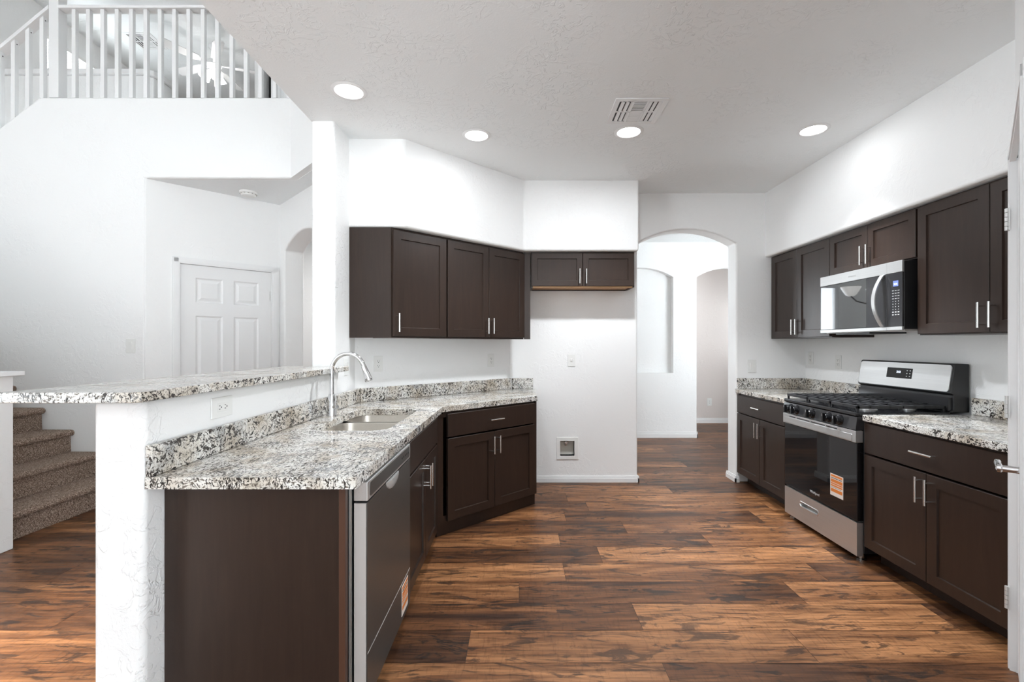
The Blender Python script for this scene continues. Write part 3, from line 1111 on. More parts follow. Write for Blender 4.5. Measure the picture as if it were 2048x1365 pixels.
# backsplash strips
BZ = 0.987
def splash(name, label, pts):
    return granite_slab(name, label, pts, SLT + 0.0005, BZ, 'backsplash')
splash('backsplash', 'long granite backsplash strip on the half wall behind the sink', [(-1.1745, 1.452), (-1.153, 1.452), (-1.153, 3.36), (-1.1745, 3.345)])
a_ = A2 + DN * 0.001 + DD * 0.035
b_ = B2 + DN * 0.001 - DD * 0.002
splash('backsplash', 'granite backsplash strip on the diagonal wall under the upper cabinets', [tuple(a_), tuple(a_ + DN * 0.021), tuple(b_ + DN * 0.021 + DD * 0.008), tuple(b_)])
splash('backsplash', 'short granite backsplash strip on the wall left of the fridge space', [(-0.070, YB - 0.001), (-0.055, YB - 0.021), (0.133, YB - 0.021), (0.133, YB - 0.001)])
splash('backsplash', 'granite backsplash strip under the switch beside the arched doorway', [(2.062, YB - 0.021), (XR - 0.022, YB - 0.021), (XR - 0.022, YB - 0.001), (2.062, YB - 0.001)])
splash('backsplash', 'granite backsplash strip on the right wall left of the range', [(XR - 0.021, 3.535), (XR - 0.001, 3.535), (XR - 0.001, YB - 0.001), (XR - 0.021, YB - 0.001)])
splash('backsplash', 'granite backsplash strip on the right wall between range and pantry', [(XR - 0.021, 1.913), (XR - 0.001, 1.913), (XR - 0.001, 2.758), (XR - 0.021, 2.758)])

# ------------------------------------------------------------------ sink and faucet
sk = thing('kitchen_sink', 'stainless double bowl sink set under the left granite worktop', 'sink', (0, 0, 0))
YM = 2.715
for ya, yb in ((SY0 - 0.008, YM - 0.012), (YM + 0.012, SY1 + 0.008)):
    rings = []
    for inset, z, r in ((-0.014, 0.8475, 0.09), (0.0, 0.8475, 0.085), (0.003, 0.835, 0.083), (0.014, 0.70, 0.075), (0.035, 0.672, 0.06), (0.10, 0.664, 0.03)):
        q = rrect(SX0 - 0.006 + inset, SX1 + 0.006 - inset, ya + (inset if inset > 0 else inset * 0.4), yb - (inset if inset > 0 else inset * 0.4), r, 8)
        rings.append([(x, y, z) for x, y in q])
    # outer shell gives the sheet a thickness
    outer = [[(x + (0.002 if x > (SX0 + SX1) / 2 else -0.002), y, z - 0.003) for x, y, z in rg] for rg in rings]
    m_ = MB().loft(rings, cap0=False, cap1=True)
    bs = m_.build('basin', M['sink_steel'], sk, smooth=True, angle=60)
    MB().lathe([(0.044, 0.0), (0.044, 0.003), (0.034, 0.003), (0.028, -0.006), (0.004, -0.006)], ((SX0 + SX1) / 2 - 0.02, (ya + yb) / 2, 0.664), 24).build('drain', M['chrome'], bs, smooth=True)

fa = thing('faucet', 'tall chrome gooseneck pull-down faucet behind the double sink', 'faucet', (-1.095, 2.705, SLT))
MB().lathe([(0.030, 0.0), (0.030, 0.006), (0.0285, 0.012), (0.026, 0.06), (0.0205, 0.118), (0.017, 0.128)], (0, 0, 0.0005), 28).build('body', M['chrome'], fa, smooth=True)
dx, dy = 0.985, -0.17
path = [(0, 0, 0.126), (0, 0, 0.20), (0, 0, 0.262)]
rad = 0.103
for i in range(1, 17):
    a = R(180 - i * 10.2)
    q = rad + rad * math.cos(a)
    path.append((q * dx, q * dy, 0.262 + rad * math.sin(a)))
e0 = Vector(path[-1])
e1 = Vector(path[-2])
dr = (e0 - e1).normalized()
MB().tube(path, 0.0125, 16).build('spout', M['chrome'], fa, smooth=True)
s0 = e0 + dr * 0.0
s1 = e0 + dr * 0.020
s2 = e0 + dr * 0.085
s3 = e0 + dr * 0.090
o = MB().tube([s0, s1, s2, s3], [0.0150, 0.0160, 0.0235, 0.0215], 20).build('spray_head', M['chrome'], fa, smooth=True)
m_ = MB()
m_.tube([(0.018, -0.012, 0.055), (0.040, -0.026, 0.058)], [0.0130, 0.0125], 16)
m_.tube([(0.034, -0.022, 0.060), (0.044, -0.030, 0.085), (0.046, -0.033, 0.125)], [0.0055, 0.005, 0.0045], 10)
m_.build('lever', M['chrome'], fa, smooth=True)

# ------------------------------------------------------------------ dishwasher (front faces +X)
dw = thing('dishwasher', 'stainless dishwasher with an orange sticker beside the peninsula end panel', 'dishwasher', (-0.509, 1.552, 0), R(90))
WD = 0.608
MB().box(0.006, WD - 0.006, 0.052, 0.60, 0.10, SLB - 0.006).build('tub', M['black_matte'], dw)
MB().box(0.0, WD, 0.0, 0.044, 0.098, 0.772).box(0.0, 0.001, 0.0, 0.001, 0.098, 0.099).build('door', [M['dw_steel']], dw, bevel=0.003)
ds = MB().box(-0.0012, 0.0, 0.004, 0.044, 0.10, 0.770).build('door_edge', M['grey_side'], dw)
cp = MB().box(-0.0012, WD, -0.001, 0.046, 0.777, 0.842).build('control_panel', M['steel'], dw, bevel=0.003)
MB().prism(rrect(0.022, WD - 0.018, 0.786, 0.834, 0.012, 5), -0.0022, 0.0, 'xz').build('control_inset', M['dw_steel'], cp)
for i in range(5):
    x = 0.455 + i * 0.027
    MB().lathe([(0.005, 0), (0.005, -0.0010), (0.004, -0.0014)], (x, -0.0022, 0.81), 12, 'y').build('button', M['black_matte'], cp)
hp = []
for i in range(19):
    a = R(180 + i * 10)
    hp.append((0.305 + 0.085 * math.cos(a), 0.774 + 0.042 * math.sin(a)))
m_ = MB()
rings = []
for k, y in ((1.0, 0.0), (0.98, -0.004), (0.80, -0.009), (0.45, -0.011)):
    rings.append([(0.305 + (x - 0.305) * k, y, 0.774 + (z - 0.774) * k) for x, z in hp])
m_.loft(rings)
o = m_.build('pocket_handle', plain('satin_handle', (0.52, 0.52, 0.51), 0.32, 0.35), dw, smooth=True)
o['label'] = 'bright half-round pocket handle'
MB().box(0.004, WD - 0.004, -0.0012, 0.0, 0.262, 0.2645).build('panel_seam', M['grey_side'], dw)
MB().box(0.02, WD - 0.02, 0.06, 0.08, 0.0, 0.10).build('toe_panel', M['black_matte'], dw)
MB().box(-0.001, 0.004, 0.052, 0.062, 0.11, SLB - 0.002).build('edge_strip', M['silver_strip'], dw)
st = MB().box(0.455, 0.562, -0.0012, 0.0, 0.121, 0.250).build('sticker', M['label_white'], dw)
st['label'] = 'orange and white consumer sticker'


def sticker_bands(st, x0, x1, z0, z1, y):
    h = z1 - z0
    w = x1 - x0
    m = MB()
    for a, b in ((0.87, 0.96), (0.62, 0.76), (0.43, 0.50), (0.18, 0.33)):
        m.box(x0 + 0.06 * w, x1 - 0.06 * w, y - 0.0006, y, z0 + a * h, z0 + b * h)
    m.box(x0 + 0.06 * w, x1 - 0.06 * w, y - 0.0006, y, z0 + 0.53 * h, z0 + 0.59 * h)
    m.build('printed_bands', M['orange'], st)
    m = MB()
    rnd = random.Random(3)
    x = x0 + 0.1 * w
    while x < x1 - 0.14 * w:
        ww = rnd.uniform(0.04, 0.09) * w
        m.box(x, x + ww, y - 0.0006, y, z0 + 0.795 * h, z0 + 0.835 * h)
        x += ww + 0.03 * w
    m.build('printed_line', M['slot'], st)
    m = MB()
    x = x0 + 0.1 * w
    while x < x1 - 0.14 * w:
        ww = rnd.uniform(0.03, 0.06) * w
        m.box(x, x + ww, y - 0.0006, y, z0 + 0.375 * h, z0 + 0.39 * h)
        x += ww + 0.03 * w
    m.build('printed_line', M['slot'], st)


sticker_bands(st, 0.455, 0.562, 0.121, 0.250, -0.0012)

# ------------------------------------------------------------------ gas range (front faces -X)
rg = thing('gas_range', 'black and stainless gas range standing between two base cabinets', 'range', (2.028, 3.532, 0), R(-90))
RW = 0.760
MB().box(0.0, RW, 0.040, 0.640, 0.045, 0.872).build('body', M['black_matte'], rg, bevel=0.004)
for x in (0.045, RW - 0.030):
    for y in (0.045, 0.58):
        MB().lathe([(0.024, 0.0), (0.024, 0.008), (0.014, 0.014), (0.014, 0.046)], (x, y, 0.0), 16).build('foot', M['nickel'], rg, smooth=True)
# storage drawer with a recessed pull
loops = [[(0.004, 0.032), (RW - 0.004, 0.032), (RW - 0.004, 0.232), (0.004, 0.232)], rrect(0.19, 0.40, 0.138, 0.176, 0.018, 6)]
dwr = MB().prism(loops, 0.0, 0.038, 'xz').build('drawer', M['steel'], rg)
rings = []
for k, y in ((0.0, 0.001), (0.004, -0.003), (0.008, -0.003), (0.011, 0.002)):
    rings.append([(x, y, z) for x, z in rrect(0.19 + k - 0.004, 0.40 - k + 0.004, 0.138 + k - 0.004, 0.176 - k + 0.004, 0.018, 6)])
m_ = MB().loft(rings, cap0=False, cap1=False)
m_.box(0.185, 0.405, 0.020, 0.030, 0.133, 0.181)
m_.build('recessed_pull', M['aluminium'], dwr, smooth=True)
# oven door: glass face under a broad stainless band that carries the handle rail
od = MB().box(0.002, RW - 0.002, 0.0, 0.038, 0.242, 0.712).build('oven_door', M['glass'], rg, bevel=0.004)
hb = MB().box(0.0, RW, -0.012, 0.036, 0.714, 0.787).build('handle', M['steel'], rg, bevel=0.004)
hb['label'] = 'broad stainless handle band'
MB().prism(rrect(0.025, RW - 0.028, 0.721, 0.762, 0.006, 4), -0.0165, -0.012, 'xz').build('rail_face', M['steel'], hb, bevel=0.002)
m_ = MB()
for a, b in ((0.085, 0.160), (0.175, 0.325), (0.335, 0.485), (0.495, 0.60)):
    m_.box(a, b, -0.0128, -0.0115, 0.767, 0.774)
m_.build('vent_slots', M['slot'], hb)
st = MB().box(0.520, 0.640, -0.0012, 0.0, 0.330, 0.470).build('sticker', M['label_white'], od)
st['label'] = 'orange and white consumer sticker'
sticker_bands(st, 0.520, 0.640, 0.330, 0.470, -0.0012)
o = text_mesh('Whirlpool', 0.024, 'lettering', M['print'], od, (0.360, -0.0012, 0.285), (R(90), 0, 0))
# sloping control panel with five knobs
pr = [(-0.012, 0.790), (0.04, 0.790), (0.04, 0.872), (0.012, 0.872), (-0.002, 0.868)]
cp = MB().prism([(y, z) for y, z in pr], 0.0, RW, 'yz').build('control_panel', M['panel_glass'], rg, bevel=0.002)
for x in (0.085, 0.168, 0.345, 0.517, 0.620):
    m_ = MB()
    m_.lathe([(0.033, -0.004), (0.033, -0.012), (0.027, -0.015), (0.0255, -0.038), (0.023, -0.041)], (x, 0, 0.830), 24, 'y')
    m_.box(x - 0.007, x + 0.007, -0.054, -0.030, 0.803, 0.857)
    kb = m_.build('knob', M['black'], rg, smooth=True)
    MB().box(x - 0.0012, x + 0.0012, -0.0545, -0.0538, 0.838, 0.855).build('pointer', M['print'], kb)
# cooktop
MB().box(0.0, RW, -0.006, 0.560, 0.8725, 0.896).build('cooktop', M['black'], rg, bevel=0.006, seg=3)
bxy = [(0.14, 0.16, 0.040), (0.14, 0.42, 0.032), (0.38, 0.29, 0.045), (0.62, 0.16, 0.045), (0.62, 0.42, 0.034)]
for x, y, r in bxy:
    b_ = MB().lathe([(r + 0.012, 0), (r + 0.012, 0.004), (r, 0.006), (r, 0.013)], (x, y, 0.896), 24).build('burner', M['aluminium'], rg, smooth=True)
    MB().lathe([(r - 0.003, 0.0), (r - 0.003, 0.006), (r - 0.012, 0.009)], (x, y, 0.909), 24).build('burner_cap', M['grate'], b_, smooth=True)
for x0, x1 in ((0.016, 0.256), (0.262, 0.498), (0.504, 0.744)):
    m_ = MB()
    y0, y1, z0, z1 = 0.010, 0.545, 0.916, 0.934
    s = 0.011
    m_.box(x0, x1, y0, y0 + s * 1.6, z0, z1).box(x0, x1, y1 - s, y1, z0, z1)
    m_.box(x0, x0 + s, y0, y1, z0, z1).box(x1 - s, x1, y0, y1, z0, z1)
    cx = (x0 + x1) / 2
    m_.box(cx - s / 2, cx + s / 2, y0, y1, z0 + 0.003, z1)
    for yy in (0.09, 0.15, 0.21, 0.29, 0.36, 0.42, 0.48):
        m_.box(x0, x1, yy - s / 2, yy + s / 2, z0 + 0.003, z1)
    for xx in (x0 + 0.006, x1 - 0.006):
        for yy in (y0 + 0.008, (y0 + y1) / 2, y1 - 0.008):
            m_.box(xx - 0.006, xx + 0.006, yy - 0.006, yy + 0.006, 0.8965, z0 + 0.001)
    m_.build('grate', M['grate'], rg, bevel=0.002)
# backguard
pr = [(0.556, 0.896), (0.672, 0.896), (0.672, 1.186), (0.598, 1.190), (0.586, 1.184), (0.560, 1.010), (0.578, 1.000), (0.578, 0.912)]
bg_ = MB().prism(pr, 0.0, RW, 'yz').build('backguard', M['black_matte'], rg, bevel=0.004)
fy0, fz0, fy1, fz1 = 0.5575, 1.018, 0.5830, 1.180
tl = math.atan2(fy1 - fy0, fz1 - fz0)
fl = math.hypot(fy1 - fy0, fz1 - fz0)
m_ = MB()
for a, b in ((0.0, 0.0),):
    q = rrect(0.012, RW - 0.012, 0.0, fl, 0.018, 5)
    def fp(x, s, out):
        return (x, fy0 + math.sin(tl) * s - math.cos(tl) * out, fz0 + math.cos(tl) * s + math.sin(tl) * out)
    m_.loft([[fp(x, s_, -0.003) for x, s_ in q], [fp(x, s_, 0.003) for x, s_ in q]])
pf = m_.build('backguard_face', M['steel'], rg)
q = rrect(0.268, 0.478, 0.058, 0.128, 0.004, 3)
dsp = MB().loft([[fp(x, s_, 0.002) for x, s_ in q], [fp(x, s_, 0.0036) for x, s_ in q]]).build('display', M['glass'], pf)
text_mesh('2:52', 0.020, 'clock_digits', M['digit'], dsp, fp(0.368, 0.100, 0.0042), (R(90) - tl, 0, 0))
q = rrect(0.345, 0.392, 0.085, 0.116, 0.003, 3)
m_ = MB()
for i in range(2):
    for j in range(3):
        x, s_ = 0.436 + i * 0.024, 0.074 + j * 0.019
        m_.loft([[fp(a, b, 0.0034) for a, b in rrect(x - 0.004, x + 0.004, s_ - 0.003, s_ + 0.003, 0.001, 2)],
                 [fp(a, b, 0.0042) for a, b in rrect(x - 0.004, x + 0.004, s_ - 0.003, s_ + 0.003, 0.001, 2)]])
m_.build('buttons', M['print'], pf)
MB().box(0.012, RW - 0.012, 0.556, 0.580, 0.905, 0.985).build('riser_panel', M['panel_glass'], rg)

# ------------------------------------------------------------------ microwave (front faces -X)
mw = thing('microwave', 'over-the-range microwave with mirrored dark door mounted above the range', 'microwave', (2.310, 3.545, 1.392), R(-90))
MW, MH = 0.757, 0.424
MB().box(0.0, MW, 0.0125, XR - 2.310 - 0.004, 0.006, MH - 0.004).build('case', M['black_matte'], mw, bevel=0.003)
dr_ = MB().box(0.0, 0.640, 0.0, 0.012, 0.024, 0.352).build('door', M['panel_glass'], mw, bevel=0.002)
MB().box(0.010, 0.470, -0.0008, 0.0, 0.026, 0.350).build('window', M['mirror_glass'], dr_)
# bowed handle
m_ = MB()
rings = []
for i in range(17):
    u = -1 + 2 * i / 16
    z = 0.188 + 0.164 * u
    out = -0.006 - 0.058 * (1 - u * u)
    cx = 0.612
    rings.append([(cx - 0.014, out - 0.005, z), (cx + 0.014, out - 0.005, z), (cx + 0.014, out + 0.007, z), (cx - 0.014, out + 0.007, z)])
m_.loft(rings)
o = m_.build('handle', M['steel'], dr_, bevel=0.003)
o['label'] = 'bowed stainless handle'
m_ = MB().box(0.0, 0.6385, -0.001, 0.012, 0.354, MH).box(0.6395, MW, -0.001, 0.012, 0.354, MH)
m_.build('top_trim', M['steel'], mw, bevel=0.002)
m_ = MB().box(0.0, 0.6385, -0.001, 0.012, 0.0, 0.022).box(0.6395, MW, -0.001, 0.012, 0.0, 0.022)
m_.build('bottom_trim', M['steel'], mw, bevel=0.002)
cp = MB().box(0.642, MW, 0.0, 0.012, 0.024, 0.352).build('control_panel', M['panel_glass'], mw, bevel=0.002)
MB().box(0.690, 0.728, -0.0008, 0.0, 0.270, 0.304).build('display', M['lcd'], cp)
text_mesh('2:16', 0.016, 'clock_digits', M['digit'], cp, (0.709, -0.0012, 0.283), (R(90), 0, 0))
m_ = MB()
for r_ in range(10):
    for q in range(3):
        x = 0.688 + q * 0.021
        z = 0.244 - r_ * 0.0165
        w_ = 0.0065 if r_ < 4 else (0.0022 if r_ < 8 else 0.006)
        h_ = 0.0014 if r_ < 4 else (0.0022 if r_ < 8 else 0.003)
        m_.box(x - w_, x + w_, -0.0006, 0.0, z - h_, z + h_)
m_.build('keypad_print', M['print'], cp)
text_mesh('Whirlpool', 0.018, 'lettering', M['aluminium'], mw, (0.335, -0.0014, 0.388), (R(90), 0, 0))
MB().box(0.10, 0.43, 0.05, 0.30, -0.014, 0.005).build('underside_grille', M['black_matte'], mw)
MB().box(0.02, MW - 0.02, 0.035, 0.36, -0.004, 0.006).build('underside_plate', M['grey_side'], mw)

# ------------------------------------------------------------------ outlets and switches
def wall_plate(name, label, loc, rotz, kind, horizontal=False, w=0.072, h=0.117, cat='outlet', group=None):
    t = thing(name, label, cat, loc, rotz, group)
    W_, H_ = (h, w) if horizontal else (w, h)
    pl = MB().box(-W_ / 2, W_ / 2, -0.006, -0.0005, -H_ / 2, H_ / 2).build('cover_plate', M['plastic'], t, bevel=0.002)

    def T(x, z):
        return (-z, x) if horizontal else (x, z)
    if kind == 'switch':
        MB().box(-0.017, 0.017, -0.0072, -0.006, -0.034, 0.034).build('switch_frame', M['plastic'], t)
        m = MB()
        m.add([(-0.0145, -0.0072, -0.031), (0.0145, -0.0072, -0.031), (0.0145, -0.0072, 0.031), (-0.0145, -0.0072, 0.031),
               (-0.0145, -0.0078, -0.031), (0.0145, -0.0078, -0.031), (0.0145, -0.0125, 0.031), (-0.0145, -0.0125, 0.031)],
              [(0, 1, 2, 3), (4, 5, 6, 7), (0, 1, 5, 4), (1, 2, 6, 5), (2, 3, 7, 6), (3, 0, 4, 7)])
        m.build('rocker', M['plastic'], t)
    elif kind == 'round':
        MB().lathe([(0.0175, -0.006), (0.0175, -0.0085), (0.016, -0.0095)], (0, 0, 0), 24, 'y').build('socket', M['plastic'], t, smooth=True)
        m = MB()
        m.box(-0.0075, -0.005, -0.0102, -0.009, 0.000, 0.008).box(0.005, 0.0075, -0.0102, -0.009, 0.000, 0.008)
        m.lathe([(0.0028, -0.009), (0.0028, -0.0102)], (0, 0, -0.006), 10, 'y')
        m.build('slots', M['slot'], t)
    else:
        a = [T(-0.0165, -0.0335), T(0.0165, 0.0335)]
        xs = sorted([a[0][0], a[1][0]])
        zs = sorted([a[0][1], a[1][1]])
        MB().box(xs[0], xs[1], -0.0078, -0.006, zs[0], zs[1]).build('receptacle', M['plastic'], t, bevel=0.001)
        m = MB()
        for s in (-1, 1):
            for (x, z, dx_, dz_) in ((-0.0065, s * 0.017 + 0.004, 0.0012, 0.0042), (0.0065, s * 0.017 + 0.004, 0.0012, 0.0036), (0, s * 0.017 - 0.006, 0.0025, 0.0025)):
                p = T(x, z)
                d = (dz_, dx_) if horizontal else (dx_, dz_)
                m.box(p[0] - d[0], p[0] + d[0], -0.0084, -0.0076, p[1] - d[1], p[1] + d[1])
        m.build('slots', M['slot'], t)
    return t


wall_plate('wall_outlet', 'sideways white outlet on the half wall under the bar ledge', (-1.175, 1.825, 1.058), R(90), 'duplex', horizontal=True, w=0.080, h=0.128)
wall_plate('wall_switch', 'white switch plate half hidden behind the far end of the bar ledge', (-1.185, 3.165, 1.152), R(90), 'switch', cat='switch')


def on_diag(px, z):
    q = (px - 1038) / 925.0
    # point on the diagonal wall seen at that bearing
    s = (q * A2.y - A2.x) / (DD.x - q * DD.y)
    p = A2 + DD * s
    return (p.x, p.y, z)


wall_plate('wall_outlet', 'white outlet on the diagonal wall behind the faucet spout', (*on_diag(756, 1.160)[:2], 1.160), DA, 'duplex')
wall_plate('wall_outlet', 'white outlet on the diagonal wall near the fridge space', (*on_diag(981.5, 1.160)[:2], 1.160), DA, 'duplex')
wall_plate('wall_outlet', 'white single round outlet on the wall of the fridge space', (0.4975, YB, 1.155), 0, 'round')
wall_plate('wall_switch', 'white rocker switch above the backsplash right of the arched doorway', (2.205, YB, 1.100), 0, 'switch', cat='switch', w=0.078, h=0.120)
wall_plate('wall_outlet', 'white plate nearest the back corner on the right wall', (XR, 4.30, 1.178), R(-90), 'duplex')
wall_plate('wall_outlet', 'white outlet on the right wall just left of the range', (XR, 3.93, 1.155), R(-90), 'duplex')
wall_plate('wall_switch', 'white rocker switch on the tall wall above the stairs', (-3.357, 4.0, 1.294), 0, 'switch', cat='switch', w=0.080, h=0.125)
wall_plate('wall_outlet', 'small outlet low on the pinkish wall through the arch', (3.17, 7.70, 0.35), 0, 'duplex', h=0.125, w=0.076)

# ice-maker water box in the fridge space
wx = thing('water_box', 'recessed white water valve box low on the fridge wall', 'valve box', (0.458, YB, 0.322))
loops = [[(-0.102, -0.104), (0.102, -0.104), (0.102, 0.104), (-0.102, 0.104)], [(-0.068, -0.072), (0.066, -0.072), (0.066, 0.068), (-0.068, 0.068)]]
MB().prism(loops, -0.008, -0.0005, 'xz').build('frame', M['plastic'], wx, bevel=0.002)
m_ = MB()
rings = [[(x, y, z) for x, z in ((-0.068, -0.072), (0.066, -0.072), (0.066, 0.068), (-0.068, 0.068))] for y in (-0.004, 0.055)]
m_.loft(rings, cap0=False, cap1=True)
m_.build('recess', plain('aged_white_plastic', (0.70, 0.68, 0.61), 0.5), wx)
m_ = MB()
m_.tube([(-0.012, 0.045, 0.050), (-0.012, 0.010, 0.050)], 0.008, 12)
m_.tube([(-0.012, 0.022, 0.066), (-0.012, 0.022, 0.020)], 0.009, 12)
m_.box(-0.026, 0.002, 0.002, 0.010, 0.044, 0.056)
m_.build('valve', M['nickel'], wx, smooth=True)
# the wall needs a hole for the recess
cut = MB().box(0.39, 0.524, YB - 0.02, YB + 0.06, 0.250, 0.390).build('recess_cutter', M['wall'])
bm_ = wb.modifiers.new('water_box_recess', 'BOOLEAN')
bm_.operation = 'DIFFERENCE'
bm_.solver = 'EXACT'
bm_.object = cut
dg = bpy.context.evaluated_depsgraph_get()
me2 = bpy.data.meshes.new_from_object(wb.evaluated_get(dg))
wb.modifiers.clear()
wb.data = me2
bpy.data.objects.remove(cut, do_unlink=True)

# ------------------------------------------------------------------ ceiling fixtures
def downlight(label, x, y, watts, beam, glow):
    t = thing('recessed_light', label, 'ceiling light', (x, y, CEIL), 0, 'recessed lights in the kitchen ceiling')
    MB().lathe([(0.074, -0.002), (0.078, -0.006), (0.094, -0.004), (0.098, -0.0008), (0.074, -0.0008)], (0, 0, 0), 40).build('trim_ring', M['trim'], t, smooth=True)
    MB().lathe([(0.073, -0.0030), (0.073, -0.0012)], (0, 0, 0), 40).build('diffuser', M['lamp'], t)
    # a soft all-round glow from the diffuser plus the main beam
    for kind, power in (('AREA', glow), ('SPOT', watts)):
        d = bpy.data.lights.new('downlight_lamp', kind)
        if kind == 'AREA':
            d.shape = 'DISK'
            d.size = 0.14
        else:
            d.spot_size = R(beam)
            d.spot_blend = 0.35 if beam > 105 else 1.0
            d.shadow_soft_size = 0.06
        d.energy = power
        d.color = (0.905, 0.955, 1.0)
        o = bpy.data.objects.new('downlight_lamp', d)
        COL.objects.link(o)
        o.location = (x, y, CEIL - 0.012)
    return t


downlight('lit recessed ceiling light nearest the stairwell balcony', -0.962, 2.617, 30, 95, 1.2)
downlight('lit recessed ceiling light above the diagonal upper cabinets', -0.291, 3.17, 40, 88, 0.8)
downlight('lit recessed ceiling light just behind the air vent', 0.740, 3.12, 60, 118, 6.5)
downlight('lit recessed ceiling light above the range side', 1.966, 3.09, 160, 80, 0.6)


def vent(name, label, loc, w, d, cat='vent'):
    t = thing(name, label, cat, loc)
    hw, hd = w / 2, d / 2
    MB().prism([rrect(-hw, hw, -hd, hd, 0.004, 2), [(-hw + 0.03, -hd + 0.03), (hw - 0.03, -hd + 0.03), (hw - 0.03, hd - 0.03), (-hw + 0.03, hd - 0.03)]], -0.008, -0.0006) \
        .build('frame', M['trim'], t, bevel=0.002)
    MB().box(-hw + 0.028, hw - 0.028, -hd + 0.028, hd - 0.028, -0.0022, -0.0008).build('backing', M['slot'], t)
    third = (w - 0.06) / 3
    m = MB()
    x0 = -hw + 0.03

    def slat_x(xa, xb, y, tilt):
        m.add([(xa, y - 0.009, -0.0035), (xb, y - 0.009, -0.0035), (xb, y + 0.007, -0.0035 - tilt), (xa, y + 0.007, -0.0035 - tilt),
               (xa, y - 0.009, -0.0025), (xb, y - 0.009, -0.0025), (xb, y + 0.007, -0.0025 - tilt), (xa, y + 0.007, -0.0025 - tilt)],
              [(0, 1, 2, 3), (4, 5, 6, 7), (0, 1, 5, 4), (1, 2, 6, 5), (2, 3, 7, 6), (3, 0, 4, 7)])

    def slat_y(ya, yb, x, tilt):
        m.add([(x - 0.010, ya, -0.0035), (x - 0.010, yb, -0.0035), (x + 0.009, yb, -0.0035 - tilt), (x + 0.009, ya, -0.0035 - tilt),
               (x - 0.010, ya, -0.0025), (x - 0.010, yb, -0.0025), (x + 0.009, yb, -0.0025 - tilt), (x + 0.009, ya, -0.0025 - tilt)],
              [(0, 1, 2, 3), (4, 5, 6, 7), (0, 1, 5, 4), (1, 2, 6, 5), (2, 3, 7, 6), (3, 0, 4, 7)])
    # middle third: near half opens towards the camera, far half away
    for i in range(7):
        y = -hd + 0.034 + (hd - 0.034) * (i + 0.5) / 7
        m.box(x0 + third + 0.006, x0 + 2 * third - 0.006, y - 0.0042, y + 0.0042, -0.0055, -0.0035)
    for i in range(6):
        y = 0.004 + (hd - 0.034) * (i + 0.5) / 6
        m.box(x0 + third + 0.006, x0 + 2 * third - 0.006, y - 0.010, y + 0.008, -0.0055, -0.0035)
    # side thirds: curved blades along the depth
    for i in range(3):
        for ya, yb in ((-hd + 0.036, -0.006), (0.006, hd - 0.036)):
            slat_y(ya, yb, x0 + 0.012 + third * (i + 0.35) / 3, 0.006)
            xq = x0 + 2 * third + 0.006 + third * (i + 0.45) / 3
            m.box(xq - 0.011, xq + 0.009, ya, yb, -0.0060, -0.0035)
    m.box(x0 + third - 0.006, x0 + third + 0.006, -hd + 0.03, hd - 0.03, -0.007, -0.003)
    m.box(x0 + 2 * third - 0.006, x0 + 2 * third + 0.006, -hd + 0.03, hd - 0.03, -0.007, -0.003)
    m.box(x0, x0 + 3 * third, -0.006, 0.006, -0.007, -0.003)
    m.build('louvers', M['trim'], t)
    return t


vent('ceiling_vent', 'square white air vent with louvers on the kitchen ceiling', (0.720, 2.84, CEIL), 0.312, 0.305)
vent('ceiling_vent', 'white air vent on the loft ceiling seen between balusters', (-5.14, 6.37, 5.49), 0.36, 0.36)

sd = thing('smoke_detector', 'round white smoke detector on the alcove ceiling', 'smoke detector', (-2.55, 4.36, CEIL + 0.004))
MB().lathe([(0.076, -0.0005), (0.076, -0.014), (0.070, -0.020)], (0, 0, 0), 32).build('base', M['plastic'], sd, smooth=True)
MB().lathe([(0.064, -0.0195), (0.062, -0.034), (0.052, -0.042), (0.018, -0.044)], (0, 0, 0), 32).build('cover', M['plastic'], sd, smooth=True)
m_ = MB()
for i in range(12):
    a = 2 * math.pi * i / 12
    m_.box(0.066 * math.cos(a) - 0.005, 0.066 * math.cos(a) + 0.005, 0.066 * math.sin(a) - 0.005, 0.066 * math.sin(a) + 0.005, -0.028, -0.020)
m_.build('vents', M['grey_side'], sd)

# ------------------------------------------------------------------ balcony railing
br = thing('balcony_railing', 'white balcony railing with square balusters above the alcove', 'railing', (-4.03, 4.04, 3.446))
MB().box(-0.042, 0.042, -0.036, 0.044, 0.0005, 1.12).build('newel_post', M['trim'], br, bevel=0.003)
m_ = MB()
m_.prism([(-0.045, 0.771), (0.030, 0.771), (0.030, 0.801), (-0.037, 0.801), (-0.050, 0.790)], 0.044, 2.70, 'yz')
m_.build('handrail', M['trim'], br)
b0 = None
for i in range(19):
    if b0 is None:
        b0 = MB().box(-0.0165, 0.0165, -0.030, 0.003, 0.0005, 0.7705).build('baluster', M['trim'], br, bevel=0.002)
        b0.location = (0.167, 0, 0)
    else:
        b = b0.copy()
        COL.objects.link(b)
        b.parent = br
        b.location = (0.167 + 0.1243 * i, 0, 0)

